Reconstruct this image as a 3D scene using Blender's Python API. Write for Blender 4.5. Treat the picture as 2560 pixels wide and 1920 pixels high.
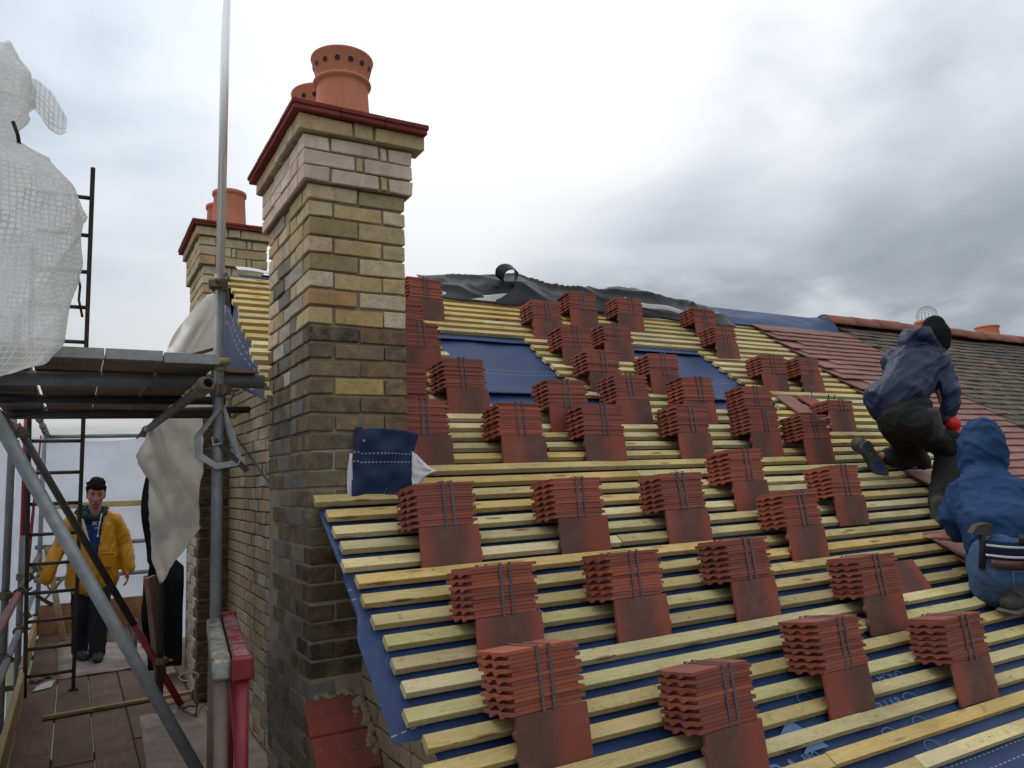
import bpy, bmesh, math, random
from math import sin, cos, pi, radians, sqrt, exp
from mathutils import Vector, Matrix, noise as mnoise
random.seed(7)
for o in list(bpy.data.objects): bpy.data.objects.remove(o)
SC = bpy.context.scene
COL = SC.collection

# ------------------------------------------------------------------ camera
CAM = Vector((-0.846, -3.159, -0.056))
yaw, pit, rol = 0.524546792, 0.119661696, -0.0340965429
fwd = Vector((sin(yaw)*cos(pit), cos(yaw)*cos(pit), sin(pit)))
r0 = Vector((cos(yaw), -sin(yaw), 0)); u0 = r0.cross(fwd)
rgt = r0*cos(rol) + u0*sin(rol); upv = -r0*sin(rol) + u0*cos(rol)
cd = bpy.data.cameras.new('camera'); cam = bpy.data.objects.new('camera', cd); COL.objects.link(cam)
cd.sensor_width = 36.0; cd.lens = 1898.41/2560*36.0; cd.clip_start = 0.05; cd.clip_end = 3000
mw = Matrix((rgt, upv, -fwd)).transposed().to_4x4(); mw.translation = CAM
cam.matrix_world = mw
SC.camera = cam

# ------------------------------------------------------------------ world
SUN_EL, SUN_AZ = radians(52), radians(-35)          # azimuth measured from +Y towards +X
w = bpy.data.worlds.new('World'); SC.world = w; w.use_nodes = True
nt = w.node_tree; nt.nodes.clear(); N = nt.nodes; Lk = nt.links
def wn(t, **k):
    n = N.new(t)
    for a, b in k.items(): setattr(n, a, b)
    return n
def wmath(op, a, b=None, clamp=False):
    n = N.new('ShaderNodeMath'); n.operation = op; n.use_clamp = clamp
    for i, v in enumerate((a, b)):
        if v is None: continue
        if isinstance(v, (int, float)): n.inputs[i].default_value = v
        else: Lk.new(v, n.inputs[i])
    return n.outputs[0]
out = wn('ShaderNodeOutputWorld'); bg = wn('ShaderNodeBackground'); bg.inputs[1].default_value = 0.1
sky = wn('ShaderNodeTexSky', sky_type='NISHITA', sun_disc=False)
sky.sun_elevation = SUN_EL; sky.sun_rotation = SUN_AZ
tc = wn('ShaderNodeTexCoord')
sep = wn('ShaderNodeSeparateXYZ'); Lk.new(tc.outputs['Generated'], sep.inputs[0])
zc = wmath('ADD', wmath('MAXIMUM', sep.outputs[2], 0.0), 0.22)
cx_ = wmath('DIVIDE', sep.outputs[0], zc); cy_ = wmath('DIVIDE', sep.outputs[1], zc)
cmb = wn('ShaderNodeCombineXYZ'); Lk.new(cx_, cmb.inputs[0]); Lk.new(cy_, cmb.inputs[1])
def wnoise(scale, detail, rough, off):
    mp = wn('ShaderNodeMapping'); mp.inputs['Location'].default_value = off; Lk.new(cmb.outputs[0], mp.inputs[0])
    n = wn('ShaderNodeTexNoise'); n.inputs['Scale'].default_value = scale; n.inputs['Detail'].default_value = detail
    n.inputs['Roughness'].default_value = rough; n.inputs['Distortion'].default_value = 0.25
    Lk.new(mp.outputs[0], n.inputs['Vector']); return n.outputs[0]
n1 = wnoise(0.85, 6, 0.5, (3.1, 1.7, 0)); n2 = wnoise(2.6, 5, 0.5, (7.3, 2.2, 0))
cl = wmath('ADD', wmath('MULTIPLY', n1, 0.68), wmath('MULTIPLY', n2, 0.32))
def blob(d, lo, hi, amt):                      # broad cloud banks lying in given directions of the sky
    dp = wn('ShaderNodeVectorMath', operation='DOT_PRODUCT'); Lk.new(tc.outputs['Generated'], dp.inputs[0])
    dp.inputs[1].default_value = Vector(d).normalized()
    mr = wn('ShaderNodeMapRange', interpolation_type='SMOOTHSTEP'); Lk.new(dp.outputs['Value'], mr.inputs[0])
    mr.inputs[1].default_value = lo; mr.inputs[2].default_value = hi; mr.inputs[3].default_value = 0; mr.inputs[4].default_value = amt
    return mr.outputs[0]
dens = cl
for d, lo, hi, amt in (((0.60, 0.77, 0.245), 0.955, 0.998, 0.07), ((0.86, 0.45, 0.26), 0.92, 0.998, 0.06), ((0.78, 0.56, 0.27), 0.95, 0.999, 0.05),
                       ((0.28, 0.83, 0.48), 0.88, 0.99, -0.17), ((0.19, 0.92, 0.30), 0.92, 0.995, -0.05), ((0.55, 0.68, 0.50), 0.93, 0.998, -0.14),
                       ((0.733, 0.644, 0.205), 0.988, 0.9995, -0.10), ((0.80, 0.45, 0.42), 0.965, 0.999, -0.07)):
    dens = wmath('ADD', dens, blob(d, lo, hi, amt))
def wrange(v, a, b, c, d):
    mr = wn('ShaderNodeMapRange', interpolation_type='SMOOTHSTEP'); Lk.new(v, mr.inputs[0])
    for i_, q_ in enumerate((a, b, c, d)): mr.inputs[1+i_].default_value = q_
    return mr.outputs[0]
zz = wmath('ADD', sep.outputs[2], wmath('MULTIPLY', wmath('SUBTRACT', n2, 0.5), 0.16))      # a ragged bank of darker cloud lying low
bank = wmath('MULTIPLY', wmath('MULTIPLY', wrange(zz, 0.15, 0.235, 0, 1), wrange(zz, 0.27, 0.40, 1, 0)), wrange(sep.outputs[0], 0.36, 0.60, 0, 0.19))
dens = wmath('ADD', dens, bank)
ramp = wn('ShaderNodeValToRGB'); Lk.new(dens, ramp.inputs[0])
cr = ramp.color_ramp
cr.elements[0].position = 0.36; cr.elements[0].color = (1.06, 1.075, 1.09, 1)
cr.elements[1].position = 0.84; cr.elements[1].color = (0.31, 0.345, 0.39, 1)
for p, c in ((0.45, (0.97, 0.99, 1.01)), (0.535, (0.76, 0.80, 0.85)), (0.64, (0.52, 0.565, 0.625))):
    e = cr.elements.new(p); e.color = (*c, 1)
bl = wmath('MULTIPLY', blob((-0.14, 0.90, 0.46), 0.92, 0.995, 1.1), wmath('MULTIPLY', wmath('SUBTRACT', n2, 0.15), 1.7, True), True)
mxb = wn('ShaderNodeMix', data_type='RGBA'); Lk.new(bl, mxb.inputs[0]); Lk.new(ramp.outputs[0], mxb.inputs[6])
mxb.inputs[7].default_value = (0.50, 0.61, 0.72, 1)
sc10 = wn('ShaderNodeVectorMath', operation='SCALE'); elev = wn('ShaderNodeMapRange', interpolation_type='SMOOTHSTEP'); Lk.new(sep.outputs[2], elev.inputs[0])     # overcast sky: brighter overhead than at the horizon
for i_, v_ in enumerate((-0.08, 0.56, 5.3, 11.2)): elev.inputs[1+i_].default_value = v_
Lk.new(elev.outputs[0], sc10.inputs['Scale']); Lk.new(mxb.outputs[2], sc10.inputs[0])
mxs = wn('ShaderNodeMix', data_type='RGBA'); mxs.inputs[0].default_value = 0.93
Lk.new(sky.outputs[0], mxs.inputs[6]); Lk.new(sc10.outputs[0], mxs.inputs[7])
Lk.new(mxs.outputs[2], bg.inputs[0]); Lk.new(bg.outputs[0], out.inputs[0])

sd = bpy.data.lights.new('sun', 'SUN'); sd.energy = 1.1; sd.angle = radians(22); sd.color = (1.0, 0.97, 0.92)
sun = bpy.data.objects.new('sun', sd); COL.objects.link(sun)
sdir = Vector((sin(SUN_AZ)*cos(SUN_EL), cos(SUN_AZ)*cos(SUN_EL), sin(SUN_EL)))
sun.rotation_euler = (-sdir).to_track_quat('-Z', 'Y').to_euler(); sun.location = sdir*60
SC.view_settings.view_transform = 'Standard'; SC.view_settings.look = 'None'
SC.view_settings.exposure = 0.0; SC.view_settings.gamma = 1.0; SC.view_settings.use_curve_mapping = False

# ------------------------------------------------------------------ materials
def newmat(name):
    m = bpy.data.materials.new(name); m.use_nodes = True; m.node_tree.nodes.clear(); return m
class G:
    def __init__(s, name):
        s.m = newmat(name); s.t = s.m.node_tree
        s.out = s.n('ShaderNodeOutputMaterial'); s.b = s.n('ShaderNodeBsdfPrincipled')
        s.l(s.b.outputs[0], s.out.inputs[0])
        s.tc = s.n('ShaderNodeTexCoord'); s.oi = s.n('ShaderNodeObjectInfo'); s._v = None
    def n(s, t, **k):
        x = s.t.nodes.new(t)
        for a, b in k.items(): setattr(x, a, b)
        return x
    def l(s, a, b): s.t.links.new(a, b)
    def put(s, inp, v):
        if v is None: return
        if hasattr(v, 'is_output'): s.l(v, inp)
        elif isinstance(v, (tuple, list)) and inp.type == 'RGBA': inp.default_value = (*v[:3], 1)
        else: inp.default_value = v
    def vec(s, scale=(1, 1, 1), rand=True):
        mp = s.n('ShaderNodeMapping'); mp.inputs['Scale'].default_value = scale
        s.l(s.tc.outputs['Object'], mp.inputs[0])
        if rand:
            ml = s.n('ShaderNodeVectorMath', operation='SCALE'); ml.inputs[0].default_value = (37.1, 11.3, 23.7); s.l(s.oi.outputs['Random'], ml.inputs['Scale'])
            ad = s.n('ShaderNodeVectorMath', operation='ADD'); s.l(mp.outputs[0], ad.inputs[0]); s.l(ml.outputs[0], ad.inputs[1]); return ad.outputs[0]
        return mp.outputs[0]
    def noise(s, scale, detail=4, rough=0.55, stretch=(1, 1, 1), dist=0.0, rand=True):
        x = s.n('ShaderNodeTexNoise'); x.inputs['Scale'].default_value = scale; x.inputs['Detail'].default_value = detail
        x.inputs['Roughness'].default_value = rough; x.inputs['Distortion'].default_value = dist
        s.l(s.vec(stretch, rand), x.inputs['Vector']); return x.outputs[0]
    def voro(s, scale, stretch=(1, 1, 1), feat='F1'):
        x = s.n('ShaderNodeTexVoronoi', feature=feat); x.inputs['Scale'].default_value = scale; s.l(s.vec(stretch), x.inputs['Vector']); return x.outputs['Distance']
    def rng(s, v, a, b, c=0.0, d=1.0, smooth=False):
        x = s.n('ShaderNodeMapRange'); x.interpolation_type = 'SMOOTHSTEP' if smooth else 'LINEAR'
        s.l(v, x.inputs[0])
        for i, q in enumerate((a, b, c, d)): x.inputs[1+i].default_value = q
        return x.outputs[0]
    def math(s, op, a, b=None):
        x = s.n('ShaderNodeMath', operation=op)
        s.put(x.inputs[0], a); s.put(x.inputs[1], b); return x.outputs[0]
    def mix(s, f, a, b, mode='MIX'):
        x = s.n('ShaderNodeMix', data_type='RGBA', blend_type=mode)
        s.put(x.inputs[0], f); s.put(x.inputs[6], a); s.put(x.inputs[7], b); return x.outputs[2]
    def ramp(s, v, stops, const=False):
        x = s.n('ShaderNodeValToRGB'); s.l(v, x.inputs[0]); r = x.color_ramp
        if const: r.interpolation = 'CONSTANT'
        r.elements[0].position = stops[0][0]; r.elements[0].color = (*stops[0][1], 1)
        r.elements[1].position = stops[-1][0]; r.elements[1].color = (*stops[-1][1], 1)
        for p, c in stops[1:-1]:
            e = r.elements.new(p); e.color = (*c, 1)
        return x.outputs[0]
    def bump(s, h, strength=0.3, dist=0.005):
        x = s.n('ShaderNodeBump'); x.inputs['Strength'].default_value = strength; x.inputs['Distance'].default_value = dist
        s.l(h, x.inputs['Height'])
        if s._v: s.l(s._v, x.inputs['Normal'])
        s._v = x.outputs[0]; s.l(x.outputs[0], s.b.inputs['Normal'])
    def value(s, col, amt, seed=0):                 # per object lightness shift
        h = s.n('ShaderNodeHueSaturation'); s.put(h.inputs['Color'], col)
        s.l(s.rng(s.oi.outputs['Random'], 0, 1, 1-amt, 1+amt), h.inputs['Value']); return h.outputs[0]
    def done(s, col, rough=0.8, metal=0.0, spec=0.3):
        s.put(s.b.inputs['Base Color'], col); s.put(s.b.inputs['Roughness'], rough); s.put(s.b.inputs['Metallic'], metal)
        s.b.inputs['Specular IOR Level'].default_value = spec; return s.m

def simple(name, c1, c2, scale=8, rough=0.8, metal=0.0, bump=0.2, stretch=(1, 1, 1), var=0.12, spec=0.3, detail=5, bd=0.004):
    g = G(name); n = g.noise(scale, detail, 0.6, stretch)
    c = g.mix(g.rng(n, 0.3, 0.7), c1, c2); c = g.value(c, var)
    if bump: g.bump(g.noise(scale*3.1, 5, 0.6, stretch), bump, bd)
    return g.done(c, rough, metal, spec)

def batten_mat(name, a, b, dark):
    g = G(name)
    grain = g.noise(5.0, 6, 0.6, (0.9, 24, 24), 0.8)
    ring = g.noise(2.2, 3, 0.5, (1.1, 13, 13), 2.2)
    rings = g.math('SINE', g.math('MULTIPLY', ring, 60.0))
    c = g.mix(g.rng(grain, 0.32, 0.68), a, b)
    c = g.mix(g.math('MULTIPLY', g.rng(rings, 0.2, 1.0), 0.5), c, dark)
    kn = g.rng(g.voro(1.0, (3.2, 17, 17)), 0.07, 0.20, 1.0, 0.0, True)
    c = g.mix(g.math('MULTIPLY', kn, 0.85), c, (0.17, 0.085, 0.035))
    bl = g.noise(3.0, 3, 0.5, (1.0, 2, 2))
    c = g.mix(g.rng(bl, 0.48, 0.72, 0, 0.6), c, (0.29, 0.235, 0.09)); b2 = g.noise(1.3, 3, 0.5, (1.0, 2, 2)); c = g.mix(g.rng(b2, 0.5, 0.75, 0, 0.5), c, (0.66, 0.60, 0.42))
    dirt = g.noise(26, 4, 0.7)
    c = g.mix(g.rng(dirt, 0.58, 0.74, 0, 0.55), c, (0.14, 0.11, 0.05))
    bk = g.voro(1.0, (7, 16, 16)); c = g.mix(g.rng(bk, 0.03, 0.075, 0.8, 0, True), c, (0.05, 0.04, 0.025))
    tone = g.ramp(g.oi.outputs['Random'], [(0, (1, 1, 1)), (0.28, (0.98, 0.88, 0.70)), (0.42, (0.90, 0.95, 0.86)), (0.58, (1.0, 0.83, 0.58)), (0.72, (1.12, 1.09, 1.08)), (0.86, (0.78, 0.72, 0.62))], True)
    c = g.mix(1.0, c, tone, 'MULTIPLY')
    c = g.value(c, 0.12)
    g.bump(grain, 0.25, 0.002); g.bump(dirt, 0.15, 0.001)
    return g.done(c, 0.72, 0, 0.25)
M = {}
M['batten'] = batten_mat('treated_batten', (0.53, 0.45, 0.22), (0.64, 0.56, 0.31), (0.37, 0.28, 0.10))
M['batten_old'] = batten_mat('weathered_batten', (0.38, 0.29, 0.14), (0.47, 0.38, 0.2), (0.22, 0.14, 0.06))
M['timber'] = batten_mat('rough_timber', (0.30, 0.22, 0.12), (0.42, 0.33, 0.19), (0.2, 0.13, 0.06))

def brick_mat(name, cols, mott=0.25, soot=0.0, lime=0.12, sootc=(0.035, 0.033, 0.03), pit=0.35):
    g = G(name)
    n = len(cols)
    c = g.ramp(g.oi.outputs['Random'], [(i/n, c) for i, c in enumerate(cols)], True)
    a = g.noise(15, 5, 0.65); bz = g.noise(45, 4, 0.7)
    c = g.mix(g.rng(a, 0.42, 0.66, 0, mott*2.0), c, (0.36, 0.24, 0.11))
    c = g.mix(g.rng(bz, 0.50, 0.70, 0, mott*1.4), c, (0.15, 0.115, 0.075))
    if soot:
        s1 = g.noise(14, 6, 0.7, (1, 1, 1.3)); c = g.mix(g.rng(s1, 0.32, 0.62, 0, soot), c, sootc)
        pp = g.voro(70); c = g.mix(g.rng(pp, 0.1, 0.22, 0.6, 0, True), c, (0.012, 0.012, 0.01))
    lm = g.noise(21, 6, 0.75); c = g.mix(g.rng(lm, 0.66, 0.82, 0, lime*3), c, (0.52, 0.48, 0.38))
    st = g.noise(4.5, 5, 0.65, (1, 1, .35), rand=True); c = g.mix(g.rng(st, 0.50, 0.72, 0, 0.45), c, (0.17, 0.13, 0.085))
    ch_ = g.voro(48, (1, 1, 1)); c = g.mix(g.rng(ch_, 0.05, 0.12, 0.5, 0, True), c, (0.10, 0.08, 0.055))
    g.bump(a, 0.6, 0.008); g.bump(bz, pit*1.6, 0.004)
    return g.done(c, 0.92, 0, 0.15)
M['brick_cream'] = brick_mat('cream_facing_brick', [(0.66, 0.54, 0.45), (0.61, 0.49, 0.41), (0.69, 0.585, 0.49), (0.63, 0.51, 0.39)], 0.12, 0, 0.06, pit=0.15)
M['brick_yellow'] = brick_mat('yellow_stock_brick', [(0.59, 0.46, 0.25), (0.63, 0.53, 0.34), (0.53, 0.42, 0.22), (0.61, 0.54, 0.38), (0.48, 0.39, 0.22), (0.58, 0.41, 0.25), (0.66, 0.57, 0.41), (0.54, 0.475, 0.29), (0.58, 0.46, 0.31)], 0.22, 0.10)
M['brick_orange'] = brick_mat('orange_brick', [(0.44, 0.22, 0.11), (0.46, 0.27, 0.13), (0.42, 0.21, 0.12)], 0.30, 0.1)
M['brick_olive'] = brick_mat('olive_brick', [(0.36, 0.29, 0.15), (0.40, 0.34, 0.19)], 0.25, 0.18)
M['brick_ochre'] = brick_mat('ochre_brick', [(0.46, 0.33, 0.12), (0.50, 0.36, 0.16)], 0.3, 0.15)
M['brick_brown'] = brick_mat('brown_brick', [(0.20, 0.125, 0.085), (0.17, 0.10, 0.075)], 0.3, 0.25)
M['brick_soot2'] = brick_mat('mossy_brick', [(0.24, 0.20, 0.125), (0.20, 0.18, 0.11)], 0.3, 0.45, 0.15)
M['brick_black'] = brick_mat('burnt_black_brick', [(0.05, 0.05, 0.052), (0.04, 0.042, 0.045)], 0.3, 0.2, 0.1)
M['brick_grey'] = brick_mat('blue_grey_brick', [(0.16, 0.16, 0.16), (0.20, 0.195, 0.185), (0.13, 0.13, 0.135), (0.24, 0.22, 0.19)], 0.2, 0.2, 0.12)
M['brick_soot'] = brick_mat('sooty_stock_brick', [(0.17, 0.145, 0.095), (0.14, 0.125, 0.09), (0.20, 0.165, 0.085), (0.13, 0.115, 0.085), (0.16, 0.12, 0.085), (0.18, 0.165, 0.11)], 0.35, 0.5, 0.1)
M['brick_dark'] = brick_mat('dark_soot_shade_brick', [(0.060, 0.055, 0.045), (0.075, 0.062, 0.046), (0.05, 0.05, 0.045), (0.085, 0.05, 0.038), (0.07, 0.065, 0.05)], 0.3, 0.45, 0.08)  # sooty lower courses; also paints the shade on the far chimney's front
M['brick_gable'] = brick_mat('gable_stock_brick', [(0.44, 0.36, 0.24), (0.38, 0.32, 0.21), (0.48, 0.395, 0.27), (0.33, 0.285, 0.21), (0.40, 0.31, 0.22), (0.46, 0.40, 0.29)], 0.2, 0.18, 0.1)
M['brick_pale'] = brick_mat('pale_gault_brick', [(0.46, 0.42, 0.37), (0.40, 0.37, 0.33), (0.49, 0.45, 0.39)], 0.2, 0.12, 0.1)
M['mortar'] = simple('lime_mortar', (0.21, 0.165, 0.11), (0.31, 0.25, 0.175), 22, 0.95, bump=0.6, bd=0.006)
M['mortar_dark'] = simple('dark_mortar', (0.25, 0.205, 0.16), (0.36, 0.305, 0.24), 22, 0.95, bump=0.6, bd=0.006)
M['mortar_gable'] = simple('raked_mortar', (0.07, 0.055, 0.04), (0.14, 0.11, 0.08), 22, 0.95, bump=0.6, bd=0.006)
def terra():
    g = G('terracotta'); n = g.noise(5, 5, 0.6); k = g.noise(22, 5, 0.7); st = g.noise(3.5, 4, 0.6, (4, 4, .5))
    c = g.mix(g.rng(n, 0.3, 0.7), (0.60, 0.235, 0.145), (0.50, 0.185, 0.11)); c = g.mix(g.rng(k, 0.60, 0.8, 0, 0.5), c, (0.66, 0.38, 0.28)); c = g.mix(g.rng(st, 0.55, 0.75, 0, 0.35), c, (0.30, 0.12, 0.08))
    g.bump(k, 0.2, 0.003); return g.done(c, 0.85, 0, 0.2)
M['terracotta'] = terra() if True else simple('terracotta', (0.60, 0.235, 0.145), (0.53, 0.20, 0.12), 5, 0.75, bump=0.08, var=0.05)
M['cap_red'] = simple('red_coping_clay', (0.25, 0.060, 0.048), (0.15, 0.042, 0.036), 11, 0.92, bump=0.6, var=0.14, spec=0.1)

def tile_mat(name, red, dark, grad, var=0.15):
    g = G(name)
    sp = g.n('ShaderNodeSeparateXYZ'); g.l(g.tc.outputs['Object'], sp.inputs[0])
    n = g.noise(6, 4, 0.6)
    if grad:      # sprayed dark pigment across the middle of the face, different on every tile
        ctr = g.rng(g.oi.outputs['Random'], 0, 1, 0.03, 0.19)
        d = g.math('ABSOLUTE', g.math('SUBTRACT', sp.outputs[0], ctr))
        f = g.rng(g.math('ADD', d, g.math('MULTIPLY', g.math('SUBTRACT', n, 0.5), 0.09)), 0.035, 0.135, 0.93, 0.0, True)
        c = g.mix(f, red, dark)
    else:
        c = g.mix(g.rng(n, 0.35, 0.7, 0, 0.7), red, dark)
    fine = g.noise(150, 3, 0.7)
    c = g.mix(g.rng(fine, 0.55, 0.8, 0, 0.14), c, (0.33, 0.15, 0.10)); du = g.noise(9, 5, 0.7); c = g.mix(g.rng(du, 0.5, 0.75, 0, 0.30), c, (0.27, 0.165, 0.13))
    sc = g.noise(30, 5, 0.75); c = g.mix(g.rng(sc, 0.72, 0.8, 0, 0.35), c, (0.42, 0.30, 0.25))
    c = g.value(c, var)
    g.bump(fine, 0.25, 0.0015)
    return g.done(c, 0.68, 0, 0.35)
M['tile'] = tile_mat('new_red_tile', (0.250, 0.070, 0.046), (0.195, 0.060, 0.044), False, 0.2)
M['tile_orange'] = tile_mat('orange_red_tile', (0.33, 0.085, 0.046), (0.25, 0.070, 0.046), False, 0.2)
M['tile_face'] = tile_mat('sprayed_red_tile', (0.255, 0.066, 0.042), (0.110, 0.052, 0.044), True, 0.10)
M['tile_laid'] = tile_mat('laid_new_tile', (0.235, 0.098, 0.082), (0.165, 0.080, 0.074), False, 0.2)
def oldtile():
    g = G('weathered_old_tile')
    c = g.ramp(g.oi.outputs['Random'], [(0, (0.115, 0.095, 0.08)), (0.35, (0.14, 0.115, 0.095)), (0.6, (0.105, 0.09, 0.075)), (0.78, (0.20, 0.12, 0.088)), (0.9, (0.17, 0.135, 0.11)), (0.96, (0.24, 0.125, 0.085))], True)
    n = g.noise(14, 5, 0.65); c = g.mix(g.rng(n, 0.4, 0.7, 0, 0.6), c, (0.06, 0.056, 0.048))
    l = g.noise(40, 4, 0.7); c = g.mix(g.rng(l, 0.63, 0.75, 0, 0.6), c, (0.20, 0.19, 0.15))
    pb = g.noise(0.9, 3, 0.5, rand=False); c = g.mix(g.rng(pb, 0.42, 0.62, 0, 0.55), c, (0.085, 0.085, 0.07))
    g.bump(l, 0.5, 0.003); return g.done(c, 0.9, 0, 0.15)
M['old_tile'] = oldtile()
M['ridge'] = simple('ridge_clay', (0.30, 0.105, 0.07), (0.21, 0.085, 0.065), 9, 0.75, bump=0.3, var=0.18)
M['band'] = simple('strapping', (0.10, 0.085, 0.095), (0.075, 0.065, 0.075), 30, 0.5, bump=0.0, var=0.2, spec=0.4)

def membrane_mat():
    g = G('blue_roof_membrane')
    sp = g.n('ShaderNodeSeparateXYZ'); g.l(g.tc.outputs['Object'], sp.inputs[0])
    n = g.noise(2.6, 4, 0.6, rand=False); f = g.noise(130, 3, 0.7, rand=False); d = g.noise(36, 6, 0.8, rand=False)
    c = g.mix(g.rng(n, 0.3, 0.7), (0.016, 0.036, 0.105), (0.025, 0.058, 0.155))
    c = g.mix(g.rng(d, 0.58, 0.8, 0, 0.30), c, (0.11, 0.16, 0.28))
    sp2 = g.voro(75); c = g.mix(g.rng(sp2, 0.04, 0.10, 0.6, 0, True), c, (0.34, 0.38, 0.46))
    # printed dashes: pairs of broken lines along the roll, every 0.62 m
    yy = g.math('FRACT', g.math('DIVIDE', g.math('ADD', sp.outputs[1], 3.26), 0.62))
    l1 = g.math('LESS_THAN', g.math('ABSOLUTE', g.math('SUBTRACT', yy, 0.42)), 0.0035)
    l2 = g.math('LESS_THAN', g.math('ABSOLUTE', g.math('SUBTRACT', yy, 0.50)), 0.0035)
    xx = g.math('LESS_THAN', g.math('FRACT', g.math('DIVIDE', sp.outputs[0], 0.030)), 0.55)
    dash = g.math('MULTIPLY', g.math('MAXIMUM', l1, l2), xx)
    c = g.mix(g.math('MULTIPLY', dash, 0.55), c, (0.42, 0.47, 0.55))
    g.bump(f, 0.25, 0.001); g.bump(n, 0.3, 0.02)
    return g.done(c, 0.52, 0, 0.28)
M['membrane'] = membrane_mat()
M['print'] = simple('membrane_print', (0.085, 0.16, 0.33), (0.11, 0.19, 0.37), 30, 0.6, bump=0, var=0)
def flap_mat():
    g = G('blue_flap_membrane')
    sp = g.n('ShaderNodeSeparateXYZ'); g.l(g.tc.outputs['UV'], sp.inputs[0])
    n = g.noise(9, 4, 0.6); f = g.noise(160, 3, 0.7)
    c = g.mix(g.rng(n, 0.3, 0.7), (0.010, 0.019, 0.060), (0.016, 0.032, 0.092))
    l1 = g.math('LESS_THAN', g.math('ABSOLUTE', g.math('SUBTRACT', sp.outputs[1], 0.55)), 0.008)
    l2 = g.math('LESS_THAN', g.math('ABSOLUTE', g.math('SUBTRACT', sp.outputs[1], 0.67)), 0.008)
    xx = g.math('LESS_THAN', g.math('FRACT', g.math('MULTIPLY', sp.outputs[0], 16)), 0.5)
    c = g.mix(g.math('MULTIPLY', g.math('MULTIPLY', g.math('MAXIMUM', l1, l2), xx), 0.6), c, (0.45, 0.5, 0.58))
    g.bump(f, 0.25, 0.001)
    return g.done(c, 0.55, 0, 0.25)
M['flap'] = flap_mat()
M['white_fleece'] = simple('white_fleece', (0.66, 0.66, 0.68), (0.58, 0.58, 0.60), 30, 0.85, bump=0.2)
M['black_plastic'] = simple('black_plastic', (0.009, 0.010, 0.012), (0.018, 0.020, 0.024), 6, 0.36, bump=0.15, spec=0.35, bd=0.01)
M['black_felt'] = simple('black_felt', (0.012, 0.012, 0.014), (0.02, 0.02, 0.024), 20, 0.8, bump=0.2)

M['galv'] = simple('galvanised_steel', (0.36, 0.385, 0.395), (0.24, 0.255, 0.265), 18, 0.5, 0.3, 0.12, (1, 1, 1), 0.1, 0.5)
def galvd():
    g = G('dull_scaffold_tube'); n = g.noise(9, 6, 0.7); k = g.noise(45, 5, 0.75)
    c = g.mix(g.rng(n, 0.35, 0.65), (0.15, 0.16, 0.165), (0.25, 0.265, 0.27))
    c = g.mix(g.rng(k, 0.62, 0.78, 0, 0.7), c, (0.36, 0.36, 0.34)); c = g.mix(g.rng(n, 0.62, 0.8, 0, 0.5), c, (0.13, 0.08, 0.05))
    c = g.value(c, 0.12); g.bump(k, 0.3, 0.002); return g.done(c, 0.58, 0.3, 0.35)
M['tube'] = galvd()
M['tube_dark'] = simple('dark_scaffold_tube', (0.055, 0.052, 0.05), (0.085, 0.075, 0.066), 12, 0.55, 0.4, 0.3, var=0.1)
M['tube_rust'] = simple('rusty_scaffold_tube', (0.16, 0.115, 0.09), (0.23, 0.19, 0.165), 14, 0.7, 0.2, 0.4, var=0.1)
M['alu'] = simple('aluminium_tube', (0.88, 0.89, 0.90), (0.72, 0.73, 0.75), 3, 0.38, 0.75, 0.05, (1, 1, 0.15), 0.05, 0.5)
M['red_paint'] = simple('red_painted_steel', (0.27, 0.022, 0.03), (0.20, 0.018, 0.026), 10, 0.45, 0.0, 0.15, var=0.08, spec=0.45)
def redsplash():
    g = G('mortar_splashed_red'); n = g.noise(11, 6, 0.75); k = g.noise(60, 4, 0.7)
    c = g.mix(g.rng(n, 0.40, 0.66, 0, 0.85), (0.24, 0.02, 0.028), (0.42, 0.36, 0.36)); g.bump(k, 0.4, 0.003); return g.done(c, 0.8, 0, 0.25)
M['red_splash'] = redsplash()
def greysplash():
    g = G('mortar_crusted_steel'); n = g.noise(11, 6, 0.75); k = g.noise(50, 5, 0.75)
    c = g.mix(g.rng(n, 0.35, 0.6), (0.13, 0.125, 0.105), (0.42, 0.42, 0.37)); c = g.mix(g.rng(k, 0.58, 0.72, 0, 0.6), c, (0.45, 0.40, 0.28))
    g.bump(k, 0.8, 0.006); return g.done(c, 0.9, 0, 0.2)
M['grey_splash'] = greysplash()
M['coupler'] = simple('rusty_coupler', (0.13, 0.10, 0.075), (0.21, 0.17, 0.125), 30, 0.65, 0.5, 0.4, var=0.15)
M['coupler_yellow'] = simple('yellow_coupler', (0.42, 0.37, 0.17), (0.33, 0.28, 0.12), 30, 0.6, 0.3, 0.4, var=0.1)
def board_mat(name, a, b, dirt):
    g = G(name); grain = g.noise(4, 6, 0.6, (22, 0.8, 22), 0.6); st = g.noise(3.5, 5, 0.7)
    c = g.mix(g.rng(grain, 0.3, 0.7), a, b); c = g.mix(g.rng(st, 0.42, 0.62, 0, 0.75), c, dirt)
    sp_ = g.noise(24, 5, 0.8); c = g.mix(g.rng(sp_, 0.64, 0.74, 0, 0.6), c, (0.32, 0.29, 0.26))
    c = g.value(c, 0.2); g.bump(grain, 0.3, 0.003); return g.done(c, 0.75, 0, 0.3)
M['deck'] = board_mat('muddy_scaffold_board', (0.135, 0.082, 0.058), (0.20, 0.125, 0.09), (0.085, 0.062, 0.05))
M['soffit'] = board_mat('scaffold_board', (0.20, 0.13, 0.085), (0.31, 0.205, 0.125), (0.105, 0.07, 0.05))
M['ply'] = board_mat('dusty_ply', (0.31, 0.27, 0.245), (0.38, 0.345, 0.32), (0.22, 0.15, 0.125))
M['pinkply'] = board_mat('stained_ply', (0.25, 0.165, 0.13), (0.33, 0.235, 0.195), (0.17, 0.10, 0.075))
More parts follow.
